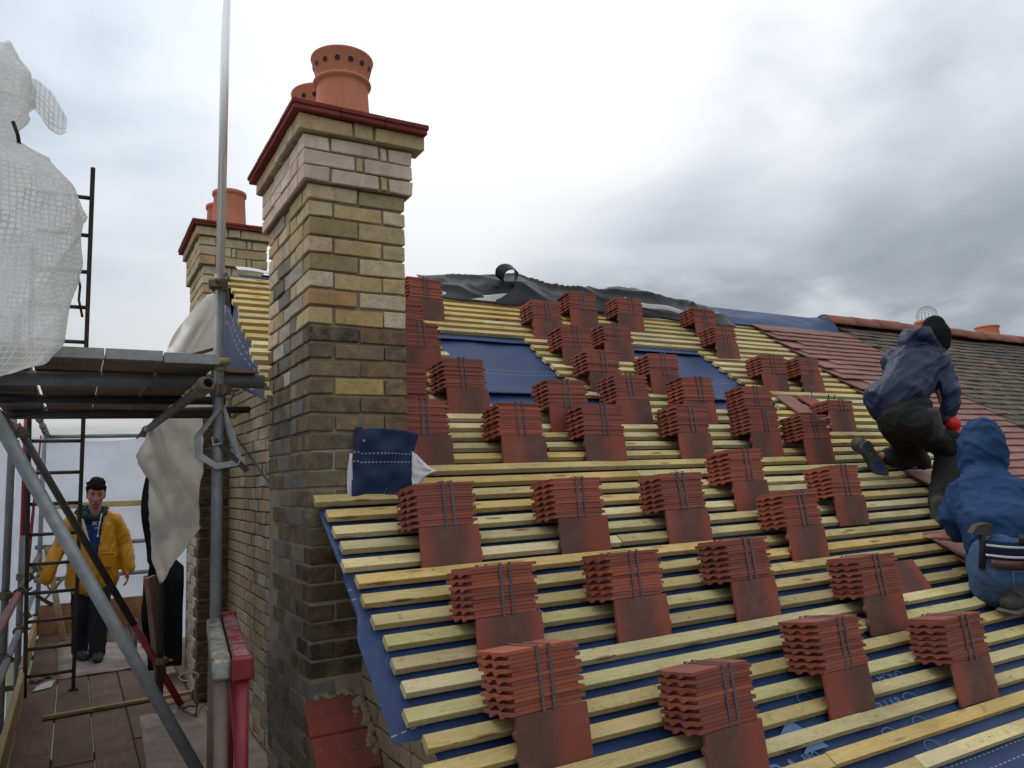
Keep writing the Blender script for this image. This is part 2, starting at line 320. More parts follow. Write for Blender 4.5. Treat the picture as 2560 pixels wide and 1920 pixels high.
M['fascia'] = board_mat('toe_board', (0.26, 0.13, 0.065), (0.33, 0.175, 0.09), (0.15, 0.075, 0.04))
def sheet_mat(name, col, grid, alpha, trans):
    g = G(name); t = g.t
    n = g.noise(3, 4, 0.6); c = g.mix(g.rng(n, 0.3, 0.7), col, tuple(v*0.86 for v in col))
    g.bump(g.noise(7, 5, 0.6), 0.5, 0.03)
    g.put(g.b.inputs['Base Color'], c); g.b.inputs['Roughness'].default_value = 0.45
    tr = g.n('ShaderNodeBsdfTranslucent'); g.l(c, tr.inputs[0])
    mx = g.n('ShaderNodeMixShader'); mx.inputs[0].default_value = trans; g.l(g.b.outputs[0], mx.inputs[1]); g.l(tr.outputs[0], mx.inputs[2])
    tp = g.n('ShaderNodeBsdfTransparent'); m2 = g.n('ShaderNodeMixShader'); g.l(tp.outputs[0], m2.inputs[1]); g.l(mx.outputs[0], m2.inputs[2])
    if grid:      # woven reinforcing threads: denser threads, clearer film between
        sp = g.n('ShaderNodeSeparateXYZ'); g.l(g.tc.outputs['UV'], sp.inputs[0])
        a = g.math('LESS_THAN', g.math('FRACT', g.math('MULTIPLY', sp.outputs[0], grid)), 0.26)
        b = g.math('LESS_THAN', g.math('FRACT', g.math('MULTIPLY', sp.outputs[1], grid)), 0.26)
        g.l(g.rng(g.math('MAXIMUM', a, b), 0, 1, alpha, 0.97), m2.inputs[0])
    else: m2.inputs[0].default_value = alpha
    g.l(m2.outputs[0], g.out.inputs[0]); return g.m
M['monarflex'] = sheet_mat('reinforced_sheeting', (0.80, 0.80, 0.79), 1.0, 0.55, 0.45)
M['sheet'] = sheet_mat('white_scaffold_sheet', (0.74, 0.78, 0.90), 0, 0.95, 0.50)
M['tarp'] = sheet_mat('white_breather_sheet', (0.93, 0.90, 0.86), 0, 0.94, 0.50)
M['black'] = simple('black_rubber', (0.014, 0.014, 0.016), (0.022, 0.022, 0.024), 30, 0.6, bump=0.1)
M['soil'] = simple('ground_earth', (0.09, 0.085, 0.05), (0.06, 0.075, 0.035), 0.5, 0.95, bump=0.3)
M['wire'] = simple('steel_wire', (0.30, 0.31, 0.32), (0.22, 0.23, 0.24), 10, 0.45, 0.8, 0)
M['flaunch'] = simple('cream_flaunching', (0.46, 0.37, 0.19), (0.40, 0.32, 0.17), 12, 0.9, bump=0.5)
M['red_mark'] = simple('red_marker', (0.55, 0.02, 0.015), (0.50, 0.02, 0.015), 10, 0.6, bump=0, var=0)
M['end_band'] = simple('board_end_band', (0.34, 0.34, 0.33), (0.24, 0.24, 0.235), 25, 0.5, 0.7, 0.2, var=0.12)
def splash_tile():
    g = G('splashed_red_quarry'); n = g.noise(16, 6, 0.75); k = g.noise(44, 5, 0.75); a = g.noise(5, 4, 0.6)
    c = g.mix(g.rng(a, 0.35, 0.65), (0.36, 0.080, 0.052), (0.17, 0.065, 0.055)); c = g.mix(g.rng(n, 0.60, 0.68, 0, 0.8), c, (0.42, 0.38, 0.34))
    c = g.mix(g.rng(k, 0.62, 0.72, 0, 0.8), c, (0.40, 0.34, 0.27)); g.bump(k, 0.6, 0.005); return g.done(c, 0.8, 0, 0.3)
M['quarry'] = splash_tile()

# ------------------------------------------------------------------ helpers
def link(o, parent=None):
    COL.objects.link(o)
    if parent is not None: o.parent = parent
    return o
def meshobj(name, me, mat=None, parent=None, mtx=None):
    o = bpy.data.objects.new(name, me)
    if mat is not None and len(me.materials) == 0: me.materials.append(mat)
    link(o, parent)
    if mtx is not None: o.matrix_local = mtx
    return o
def tag(o, label=None, cat=None, group=None, kind=None):
    if label: o['label'] = label
    if cat: o['category'] = cat
    if group: o['group'] = group
    if kind: o['kind'] = kind
    return o
def thing(name, label, cat, loc=(0, 0, 0), group=None, mtx=None):
    o = bpy.data.objects.new(name, None); o.empty_display_size = 0.1; COL.objects.link(o)
    if mtx is not None: o.matrix_local = mtx
    else: o.location = loc
    return tag(o, label, cat, group)
def finish(bm, name, smooth=False):
    me = bpy.data.meshes.new(name)
    bmesh.ops.recalc_face_normals(bm, faces=bm.faces[:])
    bm.to_mesh(me); bm.free()
    if smooth:
        for p in me.polygons: p.use_smooth = True
    return me
def bobj(name, bm, mat, parent=None, smooth=False, mtx=None):
    return meshobj(name, finish(bm, name, smooth), mat, parent, mtx)
def chbox(bm, lo, hi, c=0.003, jit=0.0, mtx=None):
    """box with chamfered edges (44 triangles)"""
    lo = Vector(lo); hi = Vector(hi); ctr = (lo+hi)/2; h = (hi-lo)/2
    V = {}
    for sx in (-1, 1):
        for sy in (-1, 1):
            for sz in (-1, 1):
                s = (sx, sy, sz); cj = [random.uniform(-jit, jit) for _ in range(3)]
                for ax in range(3):
                    p = Vector([ctr[i] + s[i]*(h[i] - (0 if i == ax else c)) + cj[i] for i in range(3)])
                    if mtx is not None: p = mtx @ p
                    V[s, ax] = bm.verts.new(p)
    def f(*k):
        try: bm.faces.new([V[q] for q in k])
        except ValueError: pass
    for ax in range(3):
        a, b = [i for i in range(3) if i != ax]
        for sg in (-1, 1):
            q = []
            for sa, sb in ((-1, -1), (1, -1), (1, 1), (-1, 1)):
                s = [0, 0, 0]; s[ax] = sg; s[a] = sa; s[b] = sb; q.append((tuple(s), ax))
            f(*q)
        for sa in (-1, 1):
            for sb in (-1, 1):
                s1 = [0, 0, 0]; s1[ax] = -1; s1[a] = sa; s1[b] = sb; s2 = list(s1); s2[ax] = 1
                f((tuple(s1), a), (tuple(s2), a), (tuple(s2), b), (tuple(s1), b))
    for sx in (-1, 1):
        for sy in (-1, 1):
            for sz in (-1, 1): f(*[((sx, sy, sz), i) for i in range(3)])
def box(bm, lo, hi, mtx=None):
    v = []
    for x in (lo[0], hi[0]):
        for y in (lo[1], hi[1]):
            for z in (lo[2], hi[2]):
                p = Vector((x, y, z)); v.append(bm.verts.new(mtx @ p if mtx is not None else p))
    for q in ((0, 1, 3, 2), (4, 6, 7, 5), (0, 4, 5, 1), (2, 3, 7, 6), (0, 2, 6, 4), (1, 5, 7, 3)): bm.faces.new([v[i] for i in q])
def frame(d):
    d = Vector(d).normalized(); a = Vector((0, 0, 1)) if abs(d.z) < 0.9 else Vector((1, 0, 0))
    x = a.cross(d).normalized(); return x, d.cross(x)
def tube(bm, pts, r, seg=12, cap=True, hollow=0.0):
    pts = [Vector(p) for p in pts]; n = len(pts); rr = r if isinstance(r, (list, tuple)) else [r]*n
    rings = []
    px = None
    for i, p in enumerate(pts):
        d = (pts[min(i+1, n-1)] - pts[max(i-1, 0)]).normalized()
        if px is None: x, y = frame(d)
        else:
            x = (px - d*px.dot(d)); x = x.normalized() if x.length > 1e-6 else frame(d)[0]; y = d.cross(x)
        px = x
        rings.append([bm.verts.new(p + (x*cos(2*pi*k/seg) + y*sin(2*pi*k/seg))*rr[i]) for k in range(seg)])
    for a, b in zip(rings, rings[1:]):
        for k in range(seg): bm.faces.new((a[k], a[(k+1) % seg], b[(k+1) % seg], b[k]))
    if cap and not hollow:
        bm.faces.new(rings[0][::-1]); bm.faces.new(rings[-1])
    if hollow:
        for ring, p, q in ((rings[0], pts[0], pts[1]), (rings[-1], pts[-1], pts[-2])):
            inn = [bm.verts.new(p + (v.co-p)*hollow) for v in ring]; d = (q-p).normalized()*min(0.12, (q-p).length*0.4)
            deep = [bm.verts.new(v.co + d) for v in inn]
            for k in range(seg):
                bm.faces.new((ring[k], ring[(k+1) % seg], inn[(k+1) % seg], inn[k])); bm.faces.new((inn[k], inn[(k+1) % seg], deep[(k+1) % seg], deep[k]))
            bm.faces.new(deep)
def lathe(bm, prof, seg=40, cap=False):
    rings = [[bm.verts.new((r*cos(2*pi*k/seg), r*sin(2*pi*k/seg), z)) for k in range(seg)] for r, z in prof]
    for a, b in zip(rings, rings[1:]):
        for k in range(seg): bm.faces.new((a[k], a[(k+1) % seg], b[(k+1) % seg], b[k]))
    if cap: bm.faces.new(rings[0][::-1]); bm.faces.new(rings[-1])
    return rings
def T(x, y, z): return Matrix.Translation((x, y, z))
def RX(a): return Matrix.Rotation(a, 4, 'X')
def RY(a): return Matrix.Rotation(a, 4, 'Y')
def RZ(a): return Matrix.Rotation(a, 4, 'Z')
def fbm(p, o=4): return mnoise.fractal(Vector(p), 1.0, 2.0, o)
def grid_sheet(name, P, nu, nv, mat, parent=None, thick=0.0, smooth=True, uvscale=(1, 1)):
    """P(u,v) -> point; u,v in 0..1"""
    bm = bmesh.new(); uv = bm.loops.layers.uv.new('UVMap')
    vs = [[bm.verts.new(P(i/nu, j/nv)) for j in range(nv+1)] for i in range(nu+1)]
    for i in range(nu):
        for j in range(nv):
            f = bm.faces.new((vs[i][j], vs[i+1][j], vs[i+1][j+1], vs[i][j+1])); f.smooth = smooth
            for l, (a, b) in zip(f.loops, ((i, j), (i+1, j), (i+1, j+1), (i, j+1))): l[uv].uv = (a/nu*uvscale[0], b/nv*uvscale[1])
    me = bpy.data.meshes.new(name); bm.to_mesh(me); bm.free()
    o = meshobj(name, me, mat, parent)
    if thick:
        md = o.modifiers.new('thickness', 'SOLIDIFY'); md.thickness = thick; md.offset = 0
    return o
def lerp(a, b, t): return a + (b-a)*t

# roof frame: local x along the ridge, y up the slope, z out of the roof. z=0 is the top of the battens
PITCH = radians(35)
ROOF = T(0, -0.05, -0.1401) @ RX(PITCH)
RIDGE_S = 2.74

# ------------------------------------------------------------------ ground and house body
bm = bmesh.new(); S = 900
for k, (a, b) in enumerate(((-S, -S), (S, -S), (S, S), (-S, S))): bm.verts.new((a, b, -6.8))
bm.faces.new(bm.verts[:]); tag(bobj('ground', bm, M['soil']), kind='structure')

GX = 0.22                          # gable wall plane
_bm_cache = {}
def brick_mesh(lx, ly, lz, mat):
    key = (round(lx, 3), round(ly, 3), round(lz, 3), mat.name, random.randrange(3))
    if key not in _bm_cache:
        b = bmesh.new(); chbox(b, (-lx/2, -ly/2, -lz/2), (lx/2, ly/2, lz/2), 0.0032, 0.0028)
        me = finish(b, 'brick'); me.materials.append(mat); _bm_cache[key] = me
    return _bm_cache[key]
def brick(parent, lo, hi, mat, j=0.0025):
    me = brick_mesh(hi[0]-lo[0], hi[1]-lo[1], hi[2]-lo[2], mat)
    o = bpy.data.objects.new('brick', me); link(o, parent)
    o.location = [(a+b)/2 + random.uniform(-j, j) for a, b in zip(lo, hi)]
    o.rotation_euler = (random.uniform(-.006, .006), random.uniform(-.006, .006), random.uniform(-.008, .008))
    return o

ZJ = [1.236, 1.16, 1.088, 1.002, .925, .845, .768, .691, .611, .535, .462, .385, .306, .23, .152, .074, -.009, -.086, -.164, -.243, -.32, -.398, -.473, -.55, -.627, -.704, -.776]
while ZJ[-1] > -1.9: ZJ.append(ZJ[-1]-0.0765)

def ring_course(W, D, k, ext=0.0):
    """plan rectangles of the bricks of one course; front faces first"""
    w = 0.1025
    if k % 2 == 0:
        r = [(0, 0, .215, w, 'f'), (.225, 0, W, w, 'f'), (0, D-w, .215, D, 'b'), (.225, D-w, W, D, 'b')]
        ys = [(.1125, .3275), (.3375, .44), (.45, D-w-.01)]
    else:
        r = [(0, 0, w, .215, 'f'), (.1125, 0, W-w-.01, w, 'f'), (W-w, 0, W, .215, 'f'),
             (0, D-.215, w, D, 'b'), (.1125, D-w, W-w-.01, D, 'b'), (W-w, D-.215, W, D, 'b')]
        ys = [(.225, .3275), (.3375, D-.225)]
    for a, b in ys: r += [(0, a, w, b, 'l'), (W-w, a, W, b, 'r')]
    return r

def pot_mesh(r, h, vent):
    b = bmesh.new()
    if vent:
        prof = [(r*1.10, 0), (r*1.06, 0.05), (r*.98, h*.62), (r*.98, h*.63), (r*1.10, h*.65), (r*1.12, h*.67), (r*1.10, h*.69), (r*.99, h*.705),
                (r*1.0, h*.72), (r*1.19, h*.975), (r*1.21, h*.985), (r*1.20, h), (r*1.12, h), (r*1.10, h*.97), (r*.90, h*.70), (r*.88, h*.2)]
    else:
        prof = [(r*1.12, 0), (r*1.08, h*.25), (r, h*.88), (r*1.01, h*.89), (r*1.09, h*.905), (r*1.11, h*.95), (r*1.10, h*.99), (r*1.04, h), (r*.95, h), (r*.93, h*.9), (r*.95, h*.2)]
    lathe(b, prof, 44); return finish(b, 'pot', True)
def chimney_pot(parent, x, y, z, r, h, vent, mat=None):
    o = meshobj('chimney_pot', pot_mesh(r, h, vent), mat or M['terracotta'], parent, T(x, y, z))
    if vent:
        hb = bmesh.new(); n = 14; tilt = math.atan2(r*.19, h*.255)
        for i in range(n):       # round vent holes, their dark insides painted as flat black discs on the rim
            a = 2*pi*i/n + 0.21
            mt = RZ(a) @ T(r*1.108, 0, h*.85) @ RY(pi/2 + tilt)
            hv = [hb.verts.new(mt @ Vector((0.0125*cos(2*pi*k/12), 0.0125*sin(2*pi*k/12), 0.0012))) for k in range(12)]
            hb.faces.new(hv)
            bobj('vent_hole', hb, M['black'], o); hb = bmesh.new()
        hb.free()
    return o

def mid_mat(k, side, near):
    if near:
        if k < 8:
            r = random.random()
            if side == 'l':
                if k >= 3: return M['brick_grey'] if r < .28 else (M['brick_pale'] if r < .7 else M['brick_yellow'])
                return M['brick_pale'] if r < .3 else M['brick_yellow']
            return M['brick_yellow']
        if side == 'l':
            if k < 11 and random.random() < .45: return M['brick_pale']
            return M['brick_grey'] if random.random() < .74 else M['brick_soot']
        return M['brick_dark'] if k >= 20 else M['brick_soot']
    if k > 15: return M['brick_dark'] if side == 'f' else M['brick_pale']  # lower front of the far stack: shade put into the brick colour
    return M['brick_yellow']
SPEC = {(0, 1): 'brick_olive', (2, 0): 'brick_olive', (4, 0): 'brick_olive', (6, 0): 'brick_orange', (7, 1): 'brick_ochre', (8, 0): 'brick_black', (8, 1): 'brick_brown', (11, 1): 'brick_ochre', (10, 1): 'brick_brown', (13, 1): 'brick_soot2', (9, 1): 'brick_soot2', (10, 0): 'brick_soot2'}

def corbel_row(c, ox, z0, z1, W, D, pat, mat, off):
    """bricks of an oversailing course: front pattern widths, then the sides"""
    x = -off; w = 0.1025
    for i, q in enumerate(pat):
        brick(c, (x, -off, z0), (x+q, -off+w, z1), mat if q > .05 else M['brick_yellow'], .002); x += q+.012
    y = -off + w + .01
    n = 4 if len(pat) == 3 else 3
    L = (D + off - w - .01 - y + 0.0)
    first = 0.1025 if len(pat) == 3 else 0.16
    ys = [y, y+first+.01]; rest = (D + off - ys[1])/(n-1)
    for i in range(n-1): ys.append(ys[1] + rest*(i+1))
    for a, b in zip(ys, ys[1:]):
        brick(c, (-off, a, z0), (-off+w, b-.01, z1), M['brick_orange'] if mat is M['brick_cream'] and random.random() < .0 else mat, .002)
        brick(c, (W+off-w, a, z0), (W+off, b-.01, z1), mat, .002)
    brick(c, (-off+w+.01, D+off-w, z0), (W+off-w-.01, D+off, z1), mat, .002)

def build_chimney(c, W, D, zj, kmax, near, capz=0.0):
    core = bmesh.new(); zb = zj[min(kmax, len(zj)-1)] - .03
    if near: box(core, (.013, .013, 0.10), (W-.013, D-.013, zj[0]+.26)); bobj('mortar_core', core, M['mortar'], c); core = bmesh.new(); box(core, (.007, .007, zb-.6), (W-.007, D-.007, 0.10)); bobj('mortar_core', core, M['mortar_dark'], c)
    else: box(core, (.010, .010, zb), (W-.010, D-.010, zj[0]+.30)); bobj('mortar_core', core, M['mortar'], c)
    rest = bmesh.new(); nrest = 0
    for k in range(kmax):
        zt, zbm = zj[k]-.006, zj[k+1]+.006
        fi = 0
        for (x0, y0, x1, y1, sd) in ring_course(W, D, k):
            if not near and sd in 'br' and k > 9: continue
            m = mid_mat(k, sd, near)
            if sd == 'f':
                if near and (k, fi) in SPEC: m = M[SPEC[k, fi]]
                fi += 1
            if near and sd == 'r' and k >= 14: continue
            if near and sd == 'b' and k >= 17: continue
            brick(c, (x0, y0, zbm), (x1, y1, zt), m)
    z = zj[0]; H = .0705 if near else .078
    A = (.112, .215, .028, .112) ; B = (.225, .026, .225)
    for i, (pat, off) in enumerate(((A, .030), (B, .030), (A, .030))):
        tot = sum(pat) + .012*(len(pat)-1); s = (W+2*off)/tot
        corbel_row(c, 0, z+.003, z+H-.006, W, D, [p*s if p > .05 else p for p in pat], M['brick_cream'] if near else M['brick_yellow'], off); z += H
        cb = bmesh.new(); box(cb, (-off+.012, -off+.012, z-H), (W+off-.012, D+off-.012, z+.001)); bobj('mortar_core', cb, M['mortar'], c)
    pat = (.235, .085, .235)
    corbel_row(c, 0, z+.003, z+.069, W, D, pat, M['brick_yellow'], .058)
    cb = bmesh.new(); box(cb, (-.046, -.046, z+.001), (W+.046, D+.046, z+.072)); bobj('mortar_core', cb, M['mortar'], c)
    z += .072
    # red clay creasing: two courses of flat tiles with a drip
    for (o1, za, zb_, mm) in ((.088, z, z+.022, M['cap_red']), (.094, z+.0225, z+.043, M['cap_red'])):
        nx, ny = 3, 4
        for i in range(nx):
            for j in range(ny):
                if 0 < i < nx-1 and 0 < j < ny-1: continue
                b = bmesh.new(); ax = lerp(-o1, W+o1, i/nx); bx = lerp(-o1, W+o1, (i+1)/nx); ay = lerp(-o1, D+o1, j/ny); by = lerp(-o1, D+o1, (j+1)/ny)
                chbox(b, (ax+.001, ay+.001, za), (bx-.001, by-.001, zb_), .003, .001); bobj('coping_tile', b, mm, c)
    b = bmesh.new()      # flaunching
    v0 = [b.verts.new(p) for p in ((-.07, -.07, z+.043), (W+.07, -.07, z+.043), (W+.07, D+.07, z+.043), (-.07, D+.07, z+.043))]
    v1 = [b.verts.new(p) for p in ((.06, .06, z+.085), (W-.06, .06, z+.085), (W-.06, D-.06, z+.085), (.06, D-.06, z+.085))]
    for i in range(4): b.faces.new((v0[i], v0[(i+1) % 4], v1[(i+1) % 4], v1[i]))
    b.faces.new(v1); bobj('flaunching', b, M['cap_red'], c)
    return z+.043

ch = thing('chimney', 'tall near brick chimney, pale corbelled head above sooty lower courses, two vented clay pots', 'chimney', group='chimneys')
ztop = build_chimney(ch, .44, .777, ZJ, 27, True)
chimney_pot(ch, .215, .20, ztop+.01, .122, .375, True); chimney_pot(ch, .215, .58, ztop+.01, .122, .375, True)
# breast below the shoulder: wider base running forward, capped with sloping red quarry tiles
for k in range(27, 39):
    z1, z0 = ZJ[k]-.006, ZJ[k+1]+.006
    yf = min(0, (z1 + .935)*1.05 + .05)
    segs = []
    y = .777; odd = k % 2
    while y > yf + .03:
        L = .215 if (len(segs) + odd) % 2 else .1025
        segs.append((max(y-L, yf), y)); y -= L+.010
    for a, b in segs:
        if b-a > .03: brick(ch, (0, a, z0), (.1025, b, z1), mid_mat(k, 'l', True) if k < 33 or random.random() < .6 else M['brick_gable'])
cb = bmesh.new()
vv = [(0.008, .77, -2.4), (0.008, .77, -.75), (0.008, 0.01, -.75), (0.008, .0, -.93), (.008, -.98, -1.86), (.008, -.98, -2.4)]
l1 = [cb.verts.new(p) for p in vv]; l2 = [cb.verts.new((GX, p[1], p[2])) for p in vv]
cb.faces.new(l1); cb.faces.new(l2[::-1])
for i in range(6): cb.faces.new((l1[i], l1[(i+1) % 6], l2[(i+1) % 6], l2[i]))
bobj('mortar_core', cb, M['mortar_dark'], ch)
SL = math.atan(1/1.05)
for i in range(5):
    mt = T(0, .015, -.935) @ RX(SL)
    tb = bmesh.new(); d = .165
    chbox(tb, (-.028, -(i+1)*d+.004, .004), (.215, -i*d, .030), .005, .002)
    bobj('quarry_tile', tb, M['quarry'], ch, mtx=mt)
fb = bmesh.new()
path = [(.03+.018*i_, .0 + .01*sin(i_*1.3)) for i_ in range(11)] + [(.205+.008*sin(i_*.9), .0-.011*i_) for i_ in range(26)] + [(.19, -.05), (.18, -.06), (.165, -.05), (.18, -.04), (.17, -.09), (.19, -.22), (.185, -.235)]
for (x, y) in path:
    bmesh.ops.create_icosphere(fb, subdivisions=2, radius=random.uniform(.009, .017), matrix=T(0, .015, -.935) @ RX(SL) @ T(x + random.uniform(-.006, .006), y, .030) @ Matrix.Diagonal((1.2, 1.2, .55, 1)))
for v in fb.verts: v.co += Vector((fbm(v.co*60, 2), fbm(v.co*60+Vector((9, 0, 0)), 2), fbm(v.co*60+Vector((0, 9, 0)), 2)))*.006
fo = bobj('mortar_dropping', fb, M['mortar'], ch, True); fo['kind'] = 'stuff'

# far chimney
fc = thing('chimney', 'smaller-looking far brick chimney behind the scaffold pole, two plain clay pots', 'chimney', (0.0, 3.18, 0), group='chimneys')
ZF = [1.70 - .077*i for i in range(46)]
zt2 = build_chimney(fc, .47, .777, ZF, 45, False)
chimney_pot(fc, .235, .22, zt2+.0, .125, .36, False); chimney_pot(fc, .235, .58, zt2+.0, .125, .36, False)

# gable wall
gw = thing('gable_wall', 'yellow brick gable wall between the two chimneys beside the scaffold walkway', 'wall')
core = bmesh.new()
prof = [(-1.42, -6.8), (5.75, -6.8), (5.75, -1.20), (2.175, 1.36), (-1.42, -1.155)]
a1 = [core.verts.new((GX+.008, y, z)) for y, z in prof]; a2 = [core.verts.new((GX+.33, y, z)) for y, z in prof]
core.faces.new(a1); core.faces.new(a2[::-1])
for i in range(5): core.faces.new((a1[i], a1[(i+1) % 5], a2[(i+1) % 5], a2[i]))
bobj('mortar_core', core, M['mortar_gable'], gw)
def roofz(y): return -0.1401 + (y+.05)*math.tan(PITCH) if y < 2.175 else -0.1401 + (2.175*2+.05-y)*math.tan(PITCH)
rest = bmesh.new(); cnt = 0; allb = []
k = 0; z = 1.25
while z > -3.4:
    y = -1.40 + (0 if k % 2 else .1125)
    j = 0
    while y < 5.7:
        L = .215 if (j + k) % 2 else .1025
        y1 = y + L
        if z < min(roofz(y), roofz(y1)) - .09:
            hid = (0.0 < y and y1 < .77 and z > -.8) or (3.2 < y and y1 < 3.95) or y1 > 3.6 or y < -1.2
            allb.append((y, y1, z-.069, z, hid))
        y = y1 + .010; j += 1
    z -= .0785; k += 1
def rank(b):
    y, y1, z0, z1, hid = b; ym = (y+y1)/2
    vis = (0.95 < ym < 3.2 and -1.75 < z0 < .35) or (-1.1 < ym < .05 and -1.5 < z0 < -.55)
    return (0 if vis and not hid else 1, abs(ym-1.9) if ym > .5 else 0.3)
allb.sort(key=rank)
for i, (y, y1, z0, z1, hid) in enumerate(allb):
    if i < 300: brick(gw, (GX, y, z0), (GX+.1, y1, z1), M['brick_gable'] if random.random() > .15 else M['brick_pale'], .003)
    elif not hid: chbox(rest, (GX+random.uniform(-.002, .002), y, z0), (GX+.1, y1, z1), .004)
ro = bobj('brickwork', rest, M['brick_gable'], gw); ro['kind'] = 'stuff'
# rest of the house body behind the eaves (front wall and far gable, mostly hidden)
hb = bmesh.new(); box(hb, (GX+.34, -1.40, -6.8), (16, 5.7, -1.25)); hw = bobj('house_wall', hb, M['brick_gable'])
tag(hw, 'plain brick house walls below the battened roof', 'wall')

# ------------------------------------------------------------------ the roof under repair
roof = thing('battened_roof', 'stripped roof slope with pale timber battens nailed over blue membrane', 'roof', mtx=ROOF)
def memb(u, v):
    x = lerp(0, 6.3, u); s = lerp(-1.9, 2.72, v)
    sag = 0.010*fbm((x*.9, s*1.6, 3.3), 3) - .006 + .004*sin(2*pi*x/.45)
    if s > -1.13: x0 = 0.028 if s > -.6 else (-.012 if s < -.75 else lerp(-.012, .03, (s+.75)/.15))
    else: x0 = .10
    if s > 0.0: x0 = .09
    if x < x0: x = x0
    drop = 0.0
    if x < .14 and s < -.4: drop = -.02*((.14-x)/.14)**1.5*(1 + 1.5*max(0, -s-.9))
    return Vector((x, s, -.034 + sag*.8 + drop))
mo = grid_sheet('roof_membrane', memb, 260, 200, M['membrane'], roof)
# membrane laps (a doubled edge across the openings)
for (x0, x1, s, dz) in ((1.15, 2.3, 1.79, 0), (2.75, 3.75, 1.80, 0), (.9, 2.2, 1.03, 0), (2.4, 3.7, 1.02, 0)):
    grid_sheet('membrane_lap', lambda u, v, x0=x0, x1=x1, s=s: Vector((lerp(x0, x1, u), s + lerp(0, .12, v), -.0215 - .008*v + .004*fbm((lerp(x0, x1, u)*3, s, 0), 2) + .006*(1-v))), 24, 4, M['membrane'], roof, thick=.0015)

_bat = {}
def batten_mesh(L, mat, bow=0.0):
    b = bmesh.new(); n = max(2, int(L/.35))
    prof = [(0.0, 0.001), (0.0012, 0.0), (.0485, 0.0), (.05, -.0012), (.05, -.0245), (.0015, -.025), (0.0, -.0235)]
    prof = [(0.0, -.0012), (.0012, 0.0), (.0488, 0.0), (.05, -.0012), (.05, -.025), (.0, -.025)]
    rings = []
    ph = random.random()*9
    for i in range(n+1):
        x = L*i/n; dy = bow*sin(pi*i/n) + .0012*sin(x*2.1+ph); dz = .0012*sin(x*1.7+ph*2)
        cut = random.uniform(-.003, .003) if i in (0, n) else 0
        rings.append([b.verts.new((x+cut, p[0]+dy, p[1]+dz)) for p in prof])
    for a, c in zip(rings, rings[1:]):
        for q in range(6): b.faces.new((a[q], a[(q+1) % 6], c[(q+1) % 6], c[q]))
    b.faces.new(rings[0][::-1]); b.faces.new(rings[-1])
    me = finish(b, 'batten'); me.materials.append(mat); return me
LEFT = {0: .017, 1: .041, 2: .045, 3: .052, 4: .027, 5: .052, 6: .05, 7: .055, 8: .071, 9: .061, 10: .066, 11: .039, 12: .068, 13: .03, 14: .05, 15: .04, 16: .06, 17: .05, 18: .05}
def batten(x0, x1, s, mat='batten', dz=0):
    o = meshobj('batten', batten_mesh(x1-x0, M[mat], random.uniform(-.003, .003)), None, roof, T(x0, s+random.uniform(-.004, .004), dz+random.uniform(-.001, .001)))
    o.rotation_euler.z = random.uniform(-.0012, .0012)
    return o
W1 = (1.20, 1.945); W2 = (2.86, 3.62)
for k in range(-25, 18):
    s = -.1*k
    if k >= 0: xl = LEFT.get(k, .05)
    elif s < .85: xl = .46 if s > -.05 else .02
    else: xl = random.uniform(-.035, .01)
    if 0.05 < s < .85:
        # against the chimney: short left pieces only behind it
        xl = .455
    right_end = 6.24
    cuts = []
    if .88 < s < 1.84:
        a = W1[0] if s > 1.25 else W1[0]-.2
        spans = [(xl, a+random.uniform(-.02, .02)), (W1[1]+random.uniform(-.006, .006), W2[0]+random.uniform(-.03, .03)), (W2[1]+random.uniform(-.006, .006), right_end)]
        if s < 1.0: spans = [(xl, 1.0), (1.945+.3, 2.6), (3.65, right_end)]
    else: spans = [(xl, right_end)]
    for a, b in spans:
        # long battens are butt jointed now and then
        mat = 'batten_old' if k in (9,) else 'batten'
        if b-a > 3.5:
            j = a + random.choice((1.3, 1.75, 2.2, 2.65, 3.1)) + random.uniform(-.1, .1)
            batten(a, j-.0015, s, mat); batten(j+.0015, b, s + random.uniform(-.004, .004), 'batten')
        else: batten(a, b, s, mat)
# verge pieces left of / behind the chimney
for i in range(1, 9):
    pass
# nails standing proud, red crayon marks, off-cuts
nb = bmesh.new()
for (x, s, h, lean) in ((.315, .035, .028, .25), (1.62, -.885, .004, 0), (1.95, -.88, .004, 0), (1.32, -.89, .004, 0), (3.75, 1.62, .03, .3), (2.25, 1.98, .02, .2)):
    tube(nb, [(x, s+.005, -.002), (x+h*lean, s+.005, h)], .0013, 6); tube(nb, [(x+h*lean, s+.005, h), (x+h*lean, s+.005, h+.0012)], .0038, 10)
no = bobj('nail', nb, M['wire'], roof); no['kind'] = 'stuff'
for (x, s, w_) in ((1.875, 2.2-.0016, .035), (1.30, .40-.0016, .06)):
    rb = bmesh.new(); box(rb, (x, s-.006, -.020), (x+w_, s-.0045, -.004)); bobj('crayon_mark', rb, M['red_mark'], roof)
# lettering printed on the membrane, seen between the lowest battens
def text_obj(txt, size, mtx, mat, parent, extr=0.0003):
    cu = bpy.data.curves.new('lettering', 'FONT'); cu.body = txt; cu.size = size; cu.extrude = extr
    tmp = bpy.data.objects.new('tmp_text', cu); COL.objects.link(tmp)
    dg = bpy.context.evaluated_depsgraph_get(); me = bpy.data.meshes.new_from_object(tmp.evaluated_get(dg))
    bpy.data.objects.remove(tmp); me.materials.clear(); me.materials.append(mat)
    return meshobj('lettering', me, None, parent, mtx)
text_obj('RA', .115, T(1.15, -1.60, -.0215), M['print'], roof)
text_obj('BRO', .04, T(1.315, -1.548, -.0215), M['print'], roof)
text_obj('RA', .10, T(.60, -.745, -.0215), M['print'], roof)
text_obj('OVER LAB', .055, T(1.74, -1.455, -.0215), M['print'], roof); text_obj('MONO', .05, T(1.98, -1.345, -.0215), M['print'], roof)
